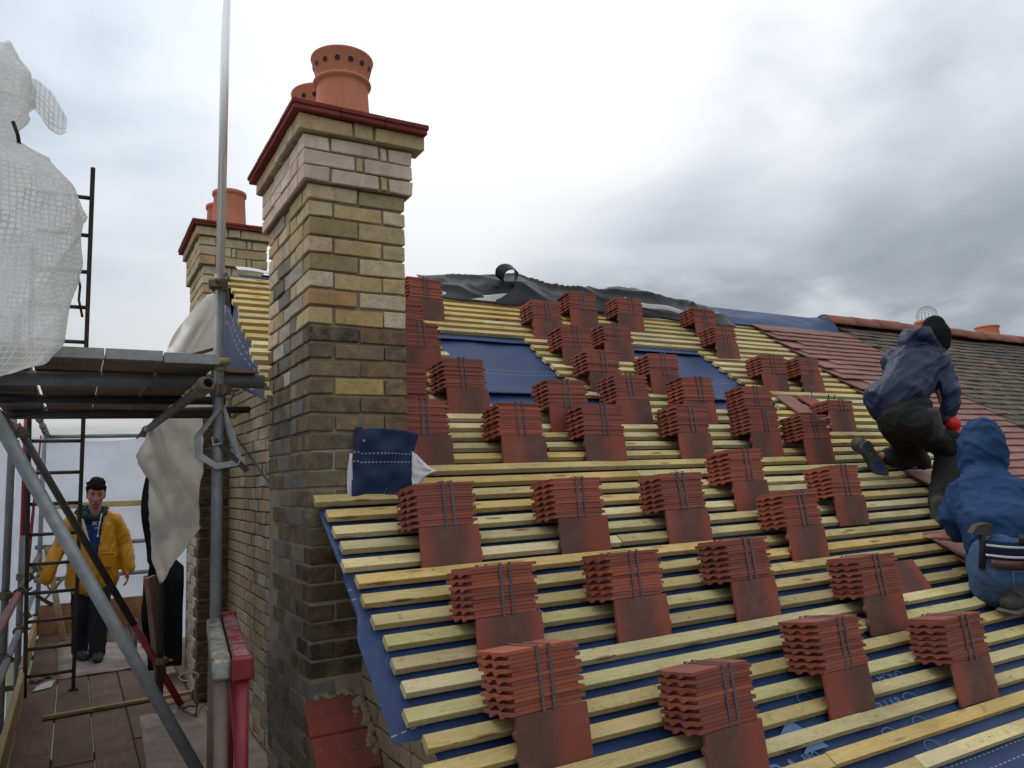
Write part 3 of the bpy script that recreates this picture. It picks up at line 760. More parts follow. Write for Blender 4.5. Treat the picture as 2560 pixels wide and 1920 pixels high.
pb = bmesh.new()
def ell(cx, cy, rx, ry, w_=.0035, n=26):
    a = [pb.verts.new((cx+rx*cos(2*pi*i/n), cy+ry*sin(2*pi*i/n), -.0214)) for i in range(n)]; b = [pb.verts.new((cx+(rx-w_)*cos(2*pi*i/n), cy+(ry-w_)*sin(2*pi*i/n), -.0214)) for i in range(n)]
    for i in range(n): pb.faces.new((a[i], a[(i+1) % n], b[(i+1) % n], b[i]))
for cx, cy in ((1.78, -1.546), (1.975, -1.538), (1.916, -1.632), (2.05, -1.44), (1.84, -1.70), (2.03, -1.66), (.47, -.55), (1.0, -.64), (1.55, -1.33)): ell(cx, cy, .04, .03)
for x, s in ((1.295, -1.44), (1.335, -1.52)):
    v = [pb.verts.new(p) for p in ((x, s, -.0214), (x+.13, s, -.0214), (x+.10, s+.055, -.0214))]; pb.faces.new(v)
po = bobj('membrane_print', pb, M['print'], roof); po['kind'] = 'stuff'

# ------------------------------------------------------------------ tiles
def tile_mesh(name, mat, L=.265, W=.165, t=.0119, head='l', camber=.0012):
    """plain tile lying in xy: length along x (head with two nibs at x=0), width along y"""
    b = bmesh.new()
    xs = [0.0, .010, .022, .09, .18, L-.003, L]
    ny = 14
    def nib(y): return exp(-((y-.052)/.011)**2) + exp(-((y-.113)/.011)**2)
    top, bot = [], []
    for i, x in enumerate(xs):
        rt, rb = [], []
        for j in range(ny+1):
            y = W*j/ny; cz = camber*(1-((x-L/2)/(L/2))**2)
            hn = nib(y); xx = x
            if i == 0: xx = x - .004*hn + .0035*(1-hn)
            drop = .0105*hn if i == 0 else (.0095*hn if i == 1 else 0)
            arch = .0035*exp(-((y-.083)/.012)**2) if i < 2 else 0
            ed = .0005 if j in (0, ny) or i in (0, len(xs)-1) else 0
            rt.append(b.verts.new((xx, y, t + cz - ed))); rb.append(b.verts.new((xx, y, cz - drop + arch + ed*.6)))
        top.append(rt); bot.append(rb)
    for i in range(len(xs)-1):
        for j in range(ny):
            b.faces.new((top[i][j], top[i+1][j], top[i+1][j+1], top[i][j+1])); b.faces.new((bot[i][j], bot[i][j+1], bot[i+1][j+1], bot[i+1][j]))
    for i in range(len(xs)-1):
        for j in (0, ny): b.faces.new((top[i][j], bot[i][j], bot[i+1][j], top[i+1][j]))
    for i in (0, len(xs)-1):
        for j in range(ny): b.faces.new((top[i][j], top[i][j+1], bot[i][j+1], bot[i][j]))
    me = finish(b, name); me.materials.append(mat); return me
TILE = tile_mesh('roof_tile', M['tile']); TILE2 = tile_mesh('roof_tile', M['tile_orange']); TFACE = tile_mesh('roof_tile', M['tile_face'])
def holes_mesh():
    b = bmesh.new()
    for y in (.035, .13):
        v = [b.verts.new((.026+.0032*cos(2*pi*k/10), y+.0032*sin(2*pi*k/10), .0122)) for k in range(10)]; b.faces.new(v)
    me = finish(b, 'nail_hole'); me.materials.append(M['black']); return me
HOLES = holes_mesh()
_strap = {}
def strap_mesh(h):
    if h not in _strap:
        b = bmesh.new(); w_ = .011; o1 = .0050; t = .0012
        loop = [(-o1, -o1), (.165+o1, -o1), (.165+o1, h+o1), (-o1, h+o1)]; inner = [(-o1+t, -o1+t), (.165+o1-t, -o1+t), (.165+o1-t, h+o1-t), (-o1+t, h+o1-t)]
        R = [[b.verts.new((x, p[0], p[1])) for p in L_] for x in (0, w_) for L_ in (loop, inner)]
        for i in range(4):
            j = (i+1) % 4
            b.faces.new((R[0][i], R[0][j], R[2][j], R[2][i])); b.faces.new((R[1][i], R[3][i], R[3][j], R[1][j]))
            b.faces.new((R[0][i], R[1][i], R[1][j], R[0][j])); b.faces.new((R[2][i], R[2][j], R[3][j], R[3][i]))
        me = finish(b, 'strap'); me.materials.append(M['band']); _strap[h] = me
    return _strap[h]
TH = .01225
ALPHA = radians(7.8)
def bundle(x, s, n, phrase, headside='r', yawd=0.0, lift=0.0, prop=True, shift=0.0, face_dark=True):
    """a strapped stack of plain tiles carried at the front by one tile standing on a batten"""
    base = ROOF @ T(x, s, -.016) @ RX(-PITCH)           # upright frame at the foot
    lean = RX(-ALPHA) @ RY(random.uniform(-.014, .014))
    if prop:
        p = thing('roof_tile', 'prop tile under stack, ' + phrase, 'tile', group='tiles propping up the bundles', mtx=base @ RZ(yawd*.6) @ lean @ T(0, 0, 0))
        if headside == 'r': mt = T(.265, .0, 0) @ RZ(pi) @ RX(-pi/2) @ T(0, -.165, -.0)
        # tile standing: local x -> along roof, local y -> up, face (+z) towards the camera (-Y)
        up = Matrix(((1, 0, 0, 0), (0, 0, -1, .012), (0, 1, 0, 0), (0, 0, 0, 1)))
        if headside == 'r': up = Matrix(((-1, 0, 0, .265), (0, 0, -1, .012), (0, -1, 0, .165), (0, 0, 0, 1)))
        o = meshobj('tile_body', TFACE, None, p); o.matrix_local = up
        h = meshobj('nail_hole', HOLES, None, p); h.matrix_local = up
    t = thing('tile_bundle', 'red roof tile stack, ' + phrase, 'tile stack', group='strapped tile bundles on the battens',
              mtx=base @ RZ(yawd) @ lean @ T(shift, 0, .166+lift))
    org = random.random() < .25 or 'orange' in phrase; odd = random.randrange(n)
    for i in range(n):
        o = bpy.data.objects.new('tile', TILE2 if (org and random.random() < .6) or i == odd else TILE); link(o, t)
        jx = random.uniform(-.005, .005); jy = random.uniform(-.003, .003)
        if i % 2 == 0: o.matrix_local = T(-.012+jx, jy, i*TH) @ RZ(random.uniform(-.012, .012))
        else: o.matrix_local = T(.271+jx, .165+jy, i*TH) @ RZ(pi + random.uniform(-.012, .012))
    h = n*TH + .001
    c0 = random.uniform(.10, .125)
    for q, dx in enumerate((0, random.uniform(.028, .042))):
        o = bpy.data.objects.new('strap', strap_mesh(round(h, 4))); link(o, t); o.location = (c0+dx, 0, 0); o.rotation_euler.y = random.uniform(-.02, .02)
    return t
B = [
 (.324, -.447, 14, 'nearest the blue flap, first in its row', 'r'),
 (.350, -.95, 14, 'second row from the bottom, leftmost near the batten ends', 'r'),
 (.303, -1.35, 15, 'biggest one at the bottom left of the slope', 'l'),
 (.964, -.447, 14, 'second from the left in the row level with the flap foot', 'l'),
 (.933, -.95, 14, 'second row from the bottom, second from the left', 'r'),
 (.885, -1.55, 15, 'foreground middle, cut off by the picture edge below', 'l'),
 (1.575, -.44, 14, 'third from the left in the row level with the flap foot', 'r'),
 (1.556, -.94, 14, 'second row from the bottom, third from the left', 'r'),
 (2.19, -.24, 14, 'alone between two rows right of centre, ragged left side', 'l'),
 (2.207, -.633, 14, 'right of centre with a loose straw beside it', 'l'),
 (1.564, -1.447, 15, 'foreground right with grey top face showing', 'r'),
 (2.185, -1.135, 14, 'beside the loose tile lying near the hooded man', 'l'),
 (2.806, -.42, 14, 'bright orange ends, left of the kneeling man\'s shoe', 'r'),
 (2.249, -1.535, 14, 'lowest right, in front of the crouching man\'s boot', 'r'),
 (.745-.265, .244, 14, 'touching the chimney just above the blue flap', 'r'),
 (1.010, .235, 14, 'orange front, first one right of the flap row', 'r'),
 (1.518, .24, 14, 'below the first opening, third in the row above the flap', 'l'),
 (2.200, .255, 14, 'below the second opening, fourth in the row above the flap', 'r'),
 (.909, .735, 14, 'at the lower left corner of the first opening', 'r'),
 (.805, 1.24, 13, 'against the chimney left of the first opening', 'l'),
 (1.15, 2.075, 13, 'topmost beside the chimney under the ridge sheeting', 'r'),
 (.85, 1.65, 12, 'half hidden by the chimney, second from the top', 'l'),
 (.50, .65, 13, 'half hidden by the chimney beside the first opening', 'l'),
 (2.06, 1.885, 12, 'under the ridge sheeting above the first opening', 'l'),
 (2.56, 2.17, 12, 'highest in the middle against the black sheeting', 'r'),
 (3.03, 2.16, 12, 'under the black sheeting, right of the highest middle one', 'l'),
 (2.054, 1.41, 12, 'right edge of the first opening, upper one', 'r'),
 (2.49, 1.53, 12, 'upper left of the second opening', 'r'),
 (2.04, 1.03, 12, 'right edge of the first opening, lower one', 'l'),
 (2.556, 1.03, 12, 'left edge of the second opening', 'r'),
 (1.467, .54, 13, 'bottom right corner of the first opening', 'r'),
 (2.01, .645, 13, 'halfway between the two openings, lower row', 'r'),
 (2.56, .655, 13, 'bottom left corner of the second opening', 'r'),
 (2.80, .265, 13, 'lower of the two overlapping stacks beside the second opening', 'l'),
 (3.201, .18, 13, 'with an unlaid strap end sticking out, right of the doubled stacks', 'r'),
 (3.877, .57, 6, 'half height with loose strap loops standing up', 'l'),
 (3.752, 1.142, 12, 'right of the second opening, left of a pair', 'r'),
 (4.209, 1.152, 12, 'right one of a pair beside the newly laid tiles', 'l'),
 (3.87, 2.13, 11, 'top right one against the end of the black sheeting', 'r'),
 (3.745, 1.70, 12, 'just below the top right one, above the second opening', 'l'),
 (3.03, .555, 13, 'upper of the two overlapping stacks beside the second opening', 'l'),
]
for (x, s, n, ph, hs) in B:
    bundle(x, s, n, ph, hs, random.uniform(-.06, .06), shift=random.uniform(-.012, .006))
# loose tiles lying on the battens
def loose(x, s, h, rz, tilt, label, mesh=TFACE):
    p = thing('roof_tile', label, 'tile', group='loose tiles lying on the battens', mtx=ROOF @ T(x, s, h) @ RZ(rz) @ RX(tilt))
    meshobj('tile_body', mesh, None, p)
up_ = Matrix(((1, 0, 0, 0), (0, 0, -1, .012), (0, 1, 0, 0), (0, 0, 0, 1)))
p = thing('roof_tile', 'loose red tile leaning back on the battens right of a stack near the hooded man', 'tile', group='loose tiles lying on the battens', mtx=ROOF @ T(2.640, -.94, -.012) @ RX(-PITCH) @ RX(radians(-34)))
o = meshobj('tile_body', TFACE, None, p); o.matrix_local = up_
loose(3.722, 1.04, .014, radians(-92), .03, 'loose tile lying askew right of the doubled stacks', tile_mesh('roof_tile', M['tile_laid']))
loose(3.955, 1.045, .014, radians(-84), .03, 'loose tile lying askew under the curled strap end', TILE)
sb = bmesh.new()
for (pts) in ([(3.99, .97, .05), (3.93, .88, .09), (3.90, .92, .17), (3.98, .95, .15)], [(4.0, .80, .10), (4.0, .82, .16), (4.03, .80, .10)], [(4.07, .80, .1), (4.07, .82, .16)], [(3.36, .36, .21), (3.46, .36, .23), (3.50, .33, .21)]):
    for p, q in zip(pts, pts[1:]):
        p = Vector(p); q = Vector(q); d = (q-p); sd_ = Vector((1, 0, 0)) if abs(d.normalized().x) < .7 else Vector((0, 1, 0))
        v = [sb.verts.new(p - sd_*.005), sb.verts.new(p + sd_*.005), sb.verts.new(q + sd_*.005), sb.verts.new(q - sd_*.005)]; sb.faces.new(v)
so = bobj('loose_strap', sb, M['band'], None, mtx=ROOF); tag(so, 'cut grey strapping ends curling up beside the half stack', 'strap')
sm_ = so.modifiers.new('thickness', 'SOLIDIFY'); sm_.thickness = .0012

# newly laid plain tiles on the right, old tiles beyond
def plain_mesh(mat, w_=.163, L=.265, t=.0125):
    b = bmesh.new(); chbox(b, (0, 0, 0), (w_, L, t), .002)
    for v in b.verts: v.co.z += .0035*(1-((v.co.x-w_/2)/(w_/2))**2)
    me = finish(b, 'laid_tile'); me.materials.append(mat); return me
NEWT = plain_mesh(M['tile_laid']); OLDT = plain_mesh(M['old_tile'])
def course_left(k):           # left limit of the new tiling on course k (its tail lies at s = .1k)
    if k > -2: return 4.90
    return 3.95 if k > -8 else 3.33
LAPS = .125
new = []
for k in range(-13, 25):
    s = .1*k - .03
    x0 = course_left(k) + (.0825 if k % 2 else 0) + (.165 if k % 4 == 1 and k > 3 else 0)
    x = x0
    while x < 6.27 - (.08 if k % 2 else 0):
        new.append((x, s)); x += .165
new.sort(key=lambda p: (p[0]-(-.846))**2 + (p[1]+3)**2)
def tilemt(x, s, j=.003): return T(x + random.uniform(-.001, .001), s + random.uniform(-j, j), .034 + random.uniform(0, .002)) @ RX(-LAPS) @ RZ(random.uniform(-.008, .008)) @ RY(random.uniform(-.012, .012))
rst = bmesh.new()
for i, (x, s) in enumerate(new):
    if i < 300:
        o = bpy.data.objects.new('laid_tile', NEWT); link(o, roof); o.matrix_local = tilemt(x, s)
    else: chbox(rst, (0, 0, 0), (.163, .265, .0125), .002, 0, tilemt(x, s))
ro = bobj('laid_tiling', rst, M['tile_laid'], roof); ro['kind'] = 'stuff'

old = thing('old_tiled_roof', 'weathered dark tiled roof next door under a red ridge', 'roof', mtx=ROOF)
ol = []
for k in range(-17, 27):
    s = .1*k - .03; x = 6.30 + (.0825 if k % 2 else 0)
    while x < 17: ol.append((x, s)); x += .165
def vis_rank(p):
    X, s = p; hidden = 0
    # the strip near the ridge and the open area right of the kneeling man show largest
    if s < .1: hidden = 3
    if s < 1.4 and X < 6.9: hidden -= .5
    return hidden + sqrt((X+.85)**2 + (s+3)**2)*.35 - .25*s
ol.sort(key=vis_rank)
rst = bmesh.new()
def oldmt(x, s):
    wob = .006*sin(x*1.3) + .006*fbm((x*.8, s*.8, 0), 2)
    return T(x+random.uniform(-.003, .003), s+random.uniform(-.006, .006), .034+wob+random.uniform(0, .004)) @ RX(-LAPS+random.uniform(-.012, .012)) @ RZ(random.uniform(-.015, .015)) @ RY(random.uniform(-.03, .03))
for i, (x, s) in enumerate(ol):
    if i < 300:
        o = bpy.data.objects.new('old_tile', OLDT); link(o, old); o.matrix_local = oldmt(x, s)
    else: box(rst, (0, 0, 0), (.163, .265, .0125), oldmt(x, s))
# colour per tile for the joined rest: split by islands into three mixed batches
ro = bobj('old_tiling', rst, M['old_tile'], old); ro['kind'] = 'stuff'
ub = bmesh.new(); box(ub, (6.27, -1.8, -.06), (17, 2.74, -.01)); bobj('roof_deck', ub, M['black_felt'], old)
rb = bmesh.new(); rb2 = bmesh.new()
# rear slope of both roofs (hidden from the camera) so that the ridge is closed
RZt = ROOF @ Vector((0, RIDGE_S, 0)); 
rear = bmesh.new()
v = [rear.verts.new(p) for p in ((.26, RZt.y+.01, RZt.z-.03), (17, RZt.y+.01, RZt.z-.03), (17, RZt.y+3.7, RZt.z-.03-3.7*math.tan(PITCH)), (.26, RZt.y+3.7, RZt.z-.03-3.7*math.tan(PITCH)))]
rear.faces.new(v); tag(bobj('rear_roof', rear, M['old_tile']), 'rear roof slope falling away behind the ridge', 'roof')
def ridge_tile(x, L=.42):
    b = bmesh.new(); r1, r2 = .125, .112; n = 14
    outer = [[b.verts.new((xx, r1*cos(pi*i/n), r1*sin(pi*i/n))) for i in range(n+1)] for xx in (0, L)]
    inner = [[b.verts.new((xx, r2*cos(pi*i/n), r2*sin(pi*i/n))) for i in range(n+1)] for xx in (0, L)]
    for i in range(n):
        b.faces.new((outer[0][i], outer[0][i+1], outer[1][i+1], outer[1][i])); b.faces.new((inner[0][i], inner[1][i], inner[1][i+1], inner[0][i+1]))
        for e in (0, 1): b.faces.new((outer[e][i], outer[e][i+1], inner[e][i+1], inner[e][i]))
    for e in (0, n): b.faces.new((outer[0][e], outer[1][e], inner[1][e], inner[0][e]))
    me = finish(b, 'ridge_tile', True); me.materials.append(M['ridge']); return me
RT = ridge_tile(0)
for i in range(26):
    o = meshobj('ridge_tile', RT, None, old)
    o.matrix_local = T(6.20+i*.427, RIDGE_S+.015, .018+random.uniform(-.006, .006)) @ RX(-PITCH + random.uniform(-.05, .05)) @ RZ(random.uniform(-.012, .012)) @ RY(random.uniform(-.01, .01))
mb = bmesh.new(); n = 12
c0 = mb.verts.new((6.195, RIDGE_S+.015, .03)); rr = []
M1 = T(6.20, RIDGE_S+.015, .018) @ RX(-PITCH)
rr = [mb.verts.new(M1 @ Vector((.004, .112*cos(pi*i/n), .112*sin(pi*i/n)))) for i in range(n+1)]
for i in range(n): mb.faces.new((c0, rr[i], rr[i+1]))
bobj('mortar_bed', mb, simple('ridge_mortar', (0.33, 0.30, 0.26), (0.13, 0.12, 0.11), 16, 0.95, bump=0.6), old)

# ridge: black sheeting bunched along the top, blue membrane to its right
def ridge_black(u, v):
    x = lerp(1.50, 4.66, u); t = v
    env = .55 + .45*sin(x*3.1+.7)*sin(x*1.3) ; big = max(0.0, min(1, (x-1.5)/.25))*max(0.0, min(1, (4.70-x)/.3))
    h0 = (.115 + .075*fbm((x*1.3, 0.3, 5.1), 3))*big*(.75+.35*env)
    s = lerp(2.50 + .05*fbm((x*1.2, 7, 0), 2), 2.98, t)
    z = .012 + h0*sin(pi*min(1, t*1.02))**.8
    fold = .050*(1-abs(2*mnoise.noise(Vector((x*2.2+t*2.0, t*2.0 - x*1.2, 1.7)))))**2 + .010*(1-abs(2*mnoise.noise(Vector((x*6.5+t*2.2, t*3.0 - x*2.5, 4.7))))) - .022
    z += fold*sin(pi*t)
    s += .03*mnoise.noise(Vector((x*4, t*3, 9)))
    return ROOF @ Vector((x, s, z))
o = grid_sheet('ridge_sheeting', ridge_black, 260, 44, M['black_plastic']); tag(o, 'crumpled black plastic sheeting bunched along the ridge', 'sheeting')
def edge_white(u, v):
    x = lerp(1.55, 2.35, u); s = 2.55 + .05*v + .02*sin(x*9); z = .02 + .05*v*(.6+.5*sin(x*6.5)) 
    return ROOF @ Vector((x, s-.035, z))
o = grid_sheet('fleece_strip', edge_white, 40, 5, M['white_fleece'], thick=.002); tag(o, 'white underside of membrane showing below the black sheeting', 'membrane')
def edge_white2(u, v):
    x = lerp(3.30, 4.25, u); s = 2.56 - .03*u + .03*v; z = .10 - .06*u + .035*v + .01*sin(x*12)
    return ROOF @ Vector((x, s, z))
o = grid_sheet('fleece_strip', edge_white2, 40, 4, M['white_fleece'], thick=.002); tag(o, 'thin white edge strip along the right half of the black sheeting', 'membrane')
# the standing loop of plastic
def knob(u, v):
    a = lerp(-.6, 4.6, u); r = .066 + .02*sin(a*1.5)
    p = Vector((2.12 + r*cos(a)*1.15 - .05*v*sin(a*.5), 2.60 + .07*v - .03*u, .205 + r*.8*sin(a) + .02*v))
    if u < .25: p = p.lerp(Vector((2.17+.05*v, 2.60, .06)), (1-u/.25)**1.5)
    return ROOF @ p
o = grid_sheet('sheeting_loop', knob, 40, 8, M['black_plastic'], thick=.003); tag(o, 'stiff loop of black plastic standing up on the ridge sheeting', 'sheeting')
def ridge_blue(u, v):
    x = lerp(4.50, 6.22, u); s = lerp(2.53, 2.95, v)
    h = (.012 + .02*fbm((x*2, v*2, 4), 3)) * sin(pi*v) + (.07*max(0, (x-5.95)/.25)*sin(pi*v) if x > 5.95 else 0)
    return ROOF @ Vector((x, s, .02 + h))
o = grid_sheet('ridge_membrane', ridge_blue, 60, 14, M['membrane']); tag(o, 'strip of blue membrane laid over the ridge beside the red ridge tiles', 'membrane')

# blue flap dressed up the chimney face, with its white fleece corner
def flap(u, v):
    xl = lerp(.170, .190, v); xr = lerp(.445, .435, v) + (.035*(v-.6)/.4 if v > .6 else 0)
    x = lerp(xl, xr, u); z = lerp(-.150, .158, v) + (.03*u*(1-u)*2 - .02*u)*v**3 + .012*(u < .12)*v
    y = -.016 - .018*sin(pi*u)*(.4+.6*v) - .03*(u**3)*(.3+.7*v) + .016*mnoise.noise(Vector((u*4, v*4, 2)))
    return Vector((x, y, z))
o = grid_sheet('membrane_flap', flap, 40, 40, M['flap'], thick=.0015); tag(o, 'dark blue membrane flap nailed up against the sooty chimney face', 'membrane')
def flapw(u, v):
    a = Vector((.436, -.045, lerp(-.105, .065, v))); b = Vector((lerp(.47, .43, v), -.09, lerp(-.10, .06, v))); tip = Vector((.555, -.07, -.025))
    p = a.lerp(tip, u*(1-abs(2*v-1)**1.4*.85)); p.y += -.025*sin(pi*u)*sin(pi*v) + .012*mnoise.noise(Vector((u*3, v*5, 0)))
    return p
o = grid_sheet('fleece_corner', flapw, 20, 24, M['white_fleece'], thick=.0015); tag(o, 'white fleece corner folded out from the blue flap by the chimney', 'membrane')
def flapl(u, v): return Vector((lerp(.164-.010*(1-v)+.006*sin(v*7), .180, u), -.012, lerp(-.27, .06, v)))
o = grid_sheet('fleece_edge', flapl, 3, 12, M['white_fleece'], thick=.001); tag(o, 'narrow white fleece edge left of the blue flap', 'membrane')
nbm = bmesh.new(); tube(nbm, [(.222, -.036, .112), (.222, -.040, .112)], .006, 10); tag(bobj('clout_nail', nbm, M['wire']), 'white clout nail head pinning the top of the blue flap', 'nail')

# blue membrane hanging off the verge behind the chimney
def vergem(u, v):
    Y = lerp(.80, 2.26, u); top = roofz(Y) - .038; bot = lerp(.36, .66, u)
    z = lerp(bot, top, v); x = .035 - .03*sin(pi*v)*(.5+.5*sin(Y*5)) - .03*(1-v) + .012*fbm((Y*2.2, z*2, 0), 3)
    return Vector((x, Y, z))
o = grid_sheet('verge_membrane', vergem, 50, 24, M['flap'], thick=.001); tag(o, 'blue membrane hanging over the verge between pole and batten ends', 'membrane')
def vergeg(u, v):
    Y = lerp(1.95, 2.35, u); return Vector((-.02 + .04*v + .03*sin(u*7), Y, 1.30 + .12*u - .25*v*(1-u*.3) + .03*sin(v*5+u*3)))
o = grid_sheet('felt_end', vergeg, 16, 12, M['black_plastic'], thick=.002); tag(o, 'crumpled dark sheeting end at the verge below the far chimney', 'sheeting')
def vergew(u, v):
    X = lerp(.08, .62, u); return Vector((X, 2.08 + .12*v, 1.375 + .055*v + .012*sin(X*11)))
o = grid_sheet('fleece_roll', vergew, 24, 5, M['white_fleece'], thick=.003); tag(o, 'white fleece edge on the ridge in front of the far chimney', 'membrane')

# ------------------------------------------------------------------ scaffold
DZ = -1.66
sf = thing('scaffold', 'tube and board scaffold with two boarded lifts along the gable', 'scaffold', (-.5, 2, DZ))
sf_inv = Matrix.Translation((.5, -2, -DZ))
def part(name, bm, mat, parent=sf, smooth=True): return bobj(name, bm, mat, parent, smooth, sf_inv if parent is sf else None)
TR = .02415
def stube(name, a, b, mat='tube', r=TR, hollow=0.0, parent=None):
    bm = bmesh.new(); tube(bm, [a, b], r, 20, True, hollow); return part(name, bm, M[mat])
def coupler(p, axis, mat='coupler', r=.036, side=(0, -1, 0)):
    bm = bmesh.new(); p = Vector(p); d = Vector(axis).normalized()
    tube(bm, [p-d*.027, p-d*.022, p+d*.022, p+d*.027], [r*.93, r, r, r*.93], 16)
    s = Vector(side).normalized(); s = (s - d*s.dot(d)).normalized(); t = d.cross(s)
    q = p + s*r*.9
    chb = Matrix((t, s, d)).transposed().to_4x4(); chb.translation = q
    chbox(bm, (-.03, -.012, -.02), (.03, .018, .02), .005, .001, chb)
    tube(bm, [q + t*.024 - s*.02, q + t*.024 + s*.055], .0065, 8); tube(bm, [q + t*.024 + s*.03, q + t*.024 + s*.044], .0115, 6)
    tube(bm, [q - t*.024 - d*.024, q - t*.024 + d*.024], .010, 8)
    return part('coupler', bm, M[mat], smooth=False)
# standards
stube('standard', (-.290, .45, DZ), (-.290, .45, .905), 'tube', hollow=.85)
stube('standard', (-.290, .45, .70), (-.266, .45, 3.4), 'alu', .0198)
stube('standard', (-.262, 3.05, DZ), (-.272, 3.05, .42), 'tube_dark')
stube('standard', (-1.225, 3.2, DZ), (-1.225, 3.2, 1.2), 'tube')
stube('standard', (-1.20, 4.55, DZ), (-1.20, 4.55, -.45), 'tube')
stube('standard', (-1.23, 5.2, -.45), (-1.24, 5.2, 1.0), 'red_paint')
stube('standard', (-1.23, 5.2, DZ), (-1.23, 5.2, -.45), 'tube')
stube('standard', (-1.15, 7.15, DZ), (-1.15, 7.15, .60), 'tube')
stube('standard', (-1.24, -.05, DZ), (-1.24, -.05, 2.0), 'tube')
stube('standard', (-.175, 5.6, -1.17), (-.172, 5.6, -.945), 'red_paint'); 
stube('standard', (-.175, 5.6, DZ), (-.175, 5.6, -1.17), 'tube'); stube('standard', (-.305, 5.0, DZ), (-.303, 5.0, -1.28), 'tube')
# ledgers and transoms of the upper lift
stube('ledger', (-.388, .05, .352), (-.394, 3.25, .362), 'tube_rust', hollow=.80)
stube('ledger', (-1.20, -.2, .352), (-1.20, 3.4, .362), 'tube_rust', hollow=.80)
bm = bmesh.new(); tube(bm, [(-1.34, .60, .418), (-.070, .55, .428)], .0325, 22, True, .82); part('transom', bm, M['tube'])
stube('transom', (-.12, .60, .412), (-.045, .60, .412), 'alu', .018)
stube('transom', (-1.33, 2.40, .418), (.225, 2.40, .468), 'tube_dark'); stube('transom', (-1.33, 2.62, .43), (.13, 2.62, .448), 'tube_dark')
stube('transom', (-1.33, 1.45, .418), (-.10, 1.45, .428), 'tube_dark')
bm = bmesh.new(); tube(bm, [(.128, 2.62, .448), (.165, 2.62, .449)], .0262, 14); part('end_cap', bm, M['coupler_yellow'])
bm = bmesh.new(); box(bm, (-.30, .50, .463), (-.11, .62, .475)); part('packing_board', bm, M['soffit'], smooth=False)
# braces
stube('brace', (-1.19, .114, .40), (-.16, .394, -1.62), 'galv')
a = Vector((-1.19, 2.95, .40)); b = Vector((-.113, 3.10, -1.64)); m_ = a.lerp(b, .70)
stube('brace', a, m_, 'tube_dark'); stube('brace', m_, b, 'red_paint')
# guard rails along the walkway
stube('guard_rail', (-1.16, -2.4, -.755), (-1.155, 3.25, -.76), 'red_paint'); stube('guard_rail', (-1.155, 3.25, -.76), (-1.15, 7.4, -.765), 'tube_rust')
stube('guard_rail', (-1.205, -2.4, -1.17), (-1.19, 7.4, -1.19), 'tube')
stube('guard_rail', (-1.14, 2.8, .60), (-1.12, 7.35, .60), 'tube'); stube('guard_rail', (-1.16, 7.22, .575), (-.075, 7.22, .585), 'tube')
stube('guard_rail', (-1.2, 7.2, -.69), (.3, 7.2, -.69), 'tube'); stube('guard_rail', (-1.2, 7.2, -1.06), (.3, 7.2, -1.06), 'tube')
for y in (5.0, 5.9, 6.4, 6.8): 
    bm = bmesh.new(); tube(bm, [(-1.13, y, .6), (-1.13, y+.02, .6)], .033, 12); part('tie', bm, M['black'])
# couplers where the tubes cross
for p, ax, sd in (((-.290, .45, .855), (0, 0, 1), (-.6, -.8, 0)), ((-.290, .45, .37), (0, 0, 1), (.8, -.6, 0)), ((-.388, .16, .353), (0, 1, 0), (-.7, 0, -.7)), ((-.392, 2.95, .36), (0, 1, 0), (-.5, 0, -.8)),
                  ((-.272, 3.05, .36), (0, 0, 1), (-.6, -.8, 0)), ((-1.225, 3.2, .36), (0, 0, 1), (.8, -.6, 0)), ((-1.20, 3.0, .36), (0, 1, 0), (.5, 0, -.8)), ((-1.225, 3.2, -.755), (0, 0, 1), (.5, -.8, 0)), ((-1.155, 3.28, -.76), (0, 1, 0), (.7, 0, .6)),
                  ((-1.225, 3.2, -1.17), (0, 0, 1), (.5, -.8, 0)), ((-.262, 3.06, -1.30), (0, 0, 1), (.7, -.7, 0)), ((-1.20, 4.55, -.76), (0, 0, 1), (.6, -.8, 0)), ((-1.15, 4.4, -.763), (0, 1, 0), (.8, 0, .4)), ((-1.15, 5.1, -.763), (0, 1, 0), (.8, 0, .4)), ((-1.2, 4.4, -1.18), (0, 1, 0), (.8, 0, .4)), ((-1.19, 5.2, -1.18), (0, 1, 0), (.8, 0, .4)),
                  ((-1.19, .13, .36), (0, 1, 0), (.5, 0, -.8)), ((-1.16, 2.95, .35), (0, 1, 0), (.5, -.5, -.8))):
    coupler(p, ax, side=sd)
coupler((-.290, .45, .485), (0, 0, 1), 'coupler_yellow', .034, (-1, -.3, 0))
bm = bmesh.new(); tube(bm, [(-.36, .40, .492), (-.25, .40, .497)], .016, 10); part('coupler_arm', bm, M['coupler_yellow'])
# boards of the upper lift
def board(x0, x1, y0, y1, z, mat, band=True, t=.038):
    bm = bmesh.new(); chbox(bm, (x0, y0, z-t), (x1, y1, z), .004, .002); o = part('scaffold_board', bm, M[mat], smooth=False)
    if band:
        for ya, yb in ((y0-.002, y0+.035), (y1-.035, y1+.002)):
            bm = bmesh.new(); box(bm, (x0-.0015, ya, z-t-.0015), (x1+.0015, yb, z+.0015)); e = bobj('end_band', bm, M['end_band'], o)
            for f in (.16, .5, .84):
                rb = bmesh.new(); tube(rb, [(lerp(x0, x1, f), ya, z-t*.5), (lerp(x0, x1, f), ya-.003, z-t*.5)], .006, 8)
            
    return o
for (x0, x1, dy, z) in ((-1.245, -1.02, -.03, .492), (-1.00, -.757, .0, .490), (-.749, -.547, .01, .492), (-.537, -.327, .03, .490)): board(x0, x1, .17+dy, 2.66+dy*2, z, 'soffit')
bm = bmesh.new(); chbox(bm, (-.62, .62, .495), (-.40, 1.0, .512), .003, .003); part('board_offcut', bm, M['deck'], smooth=False)
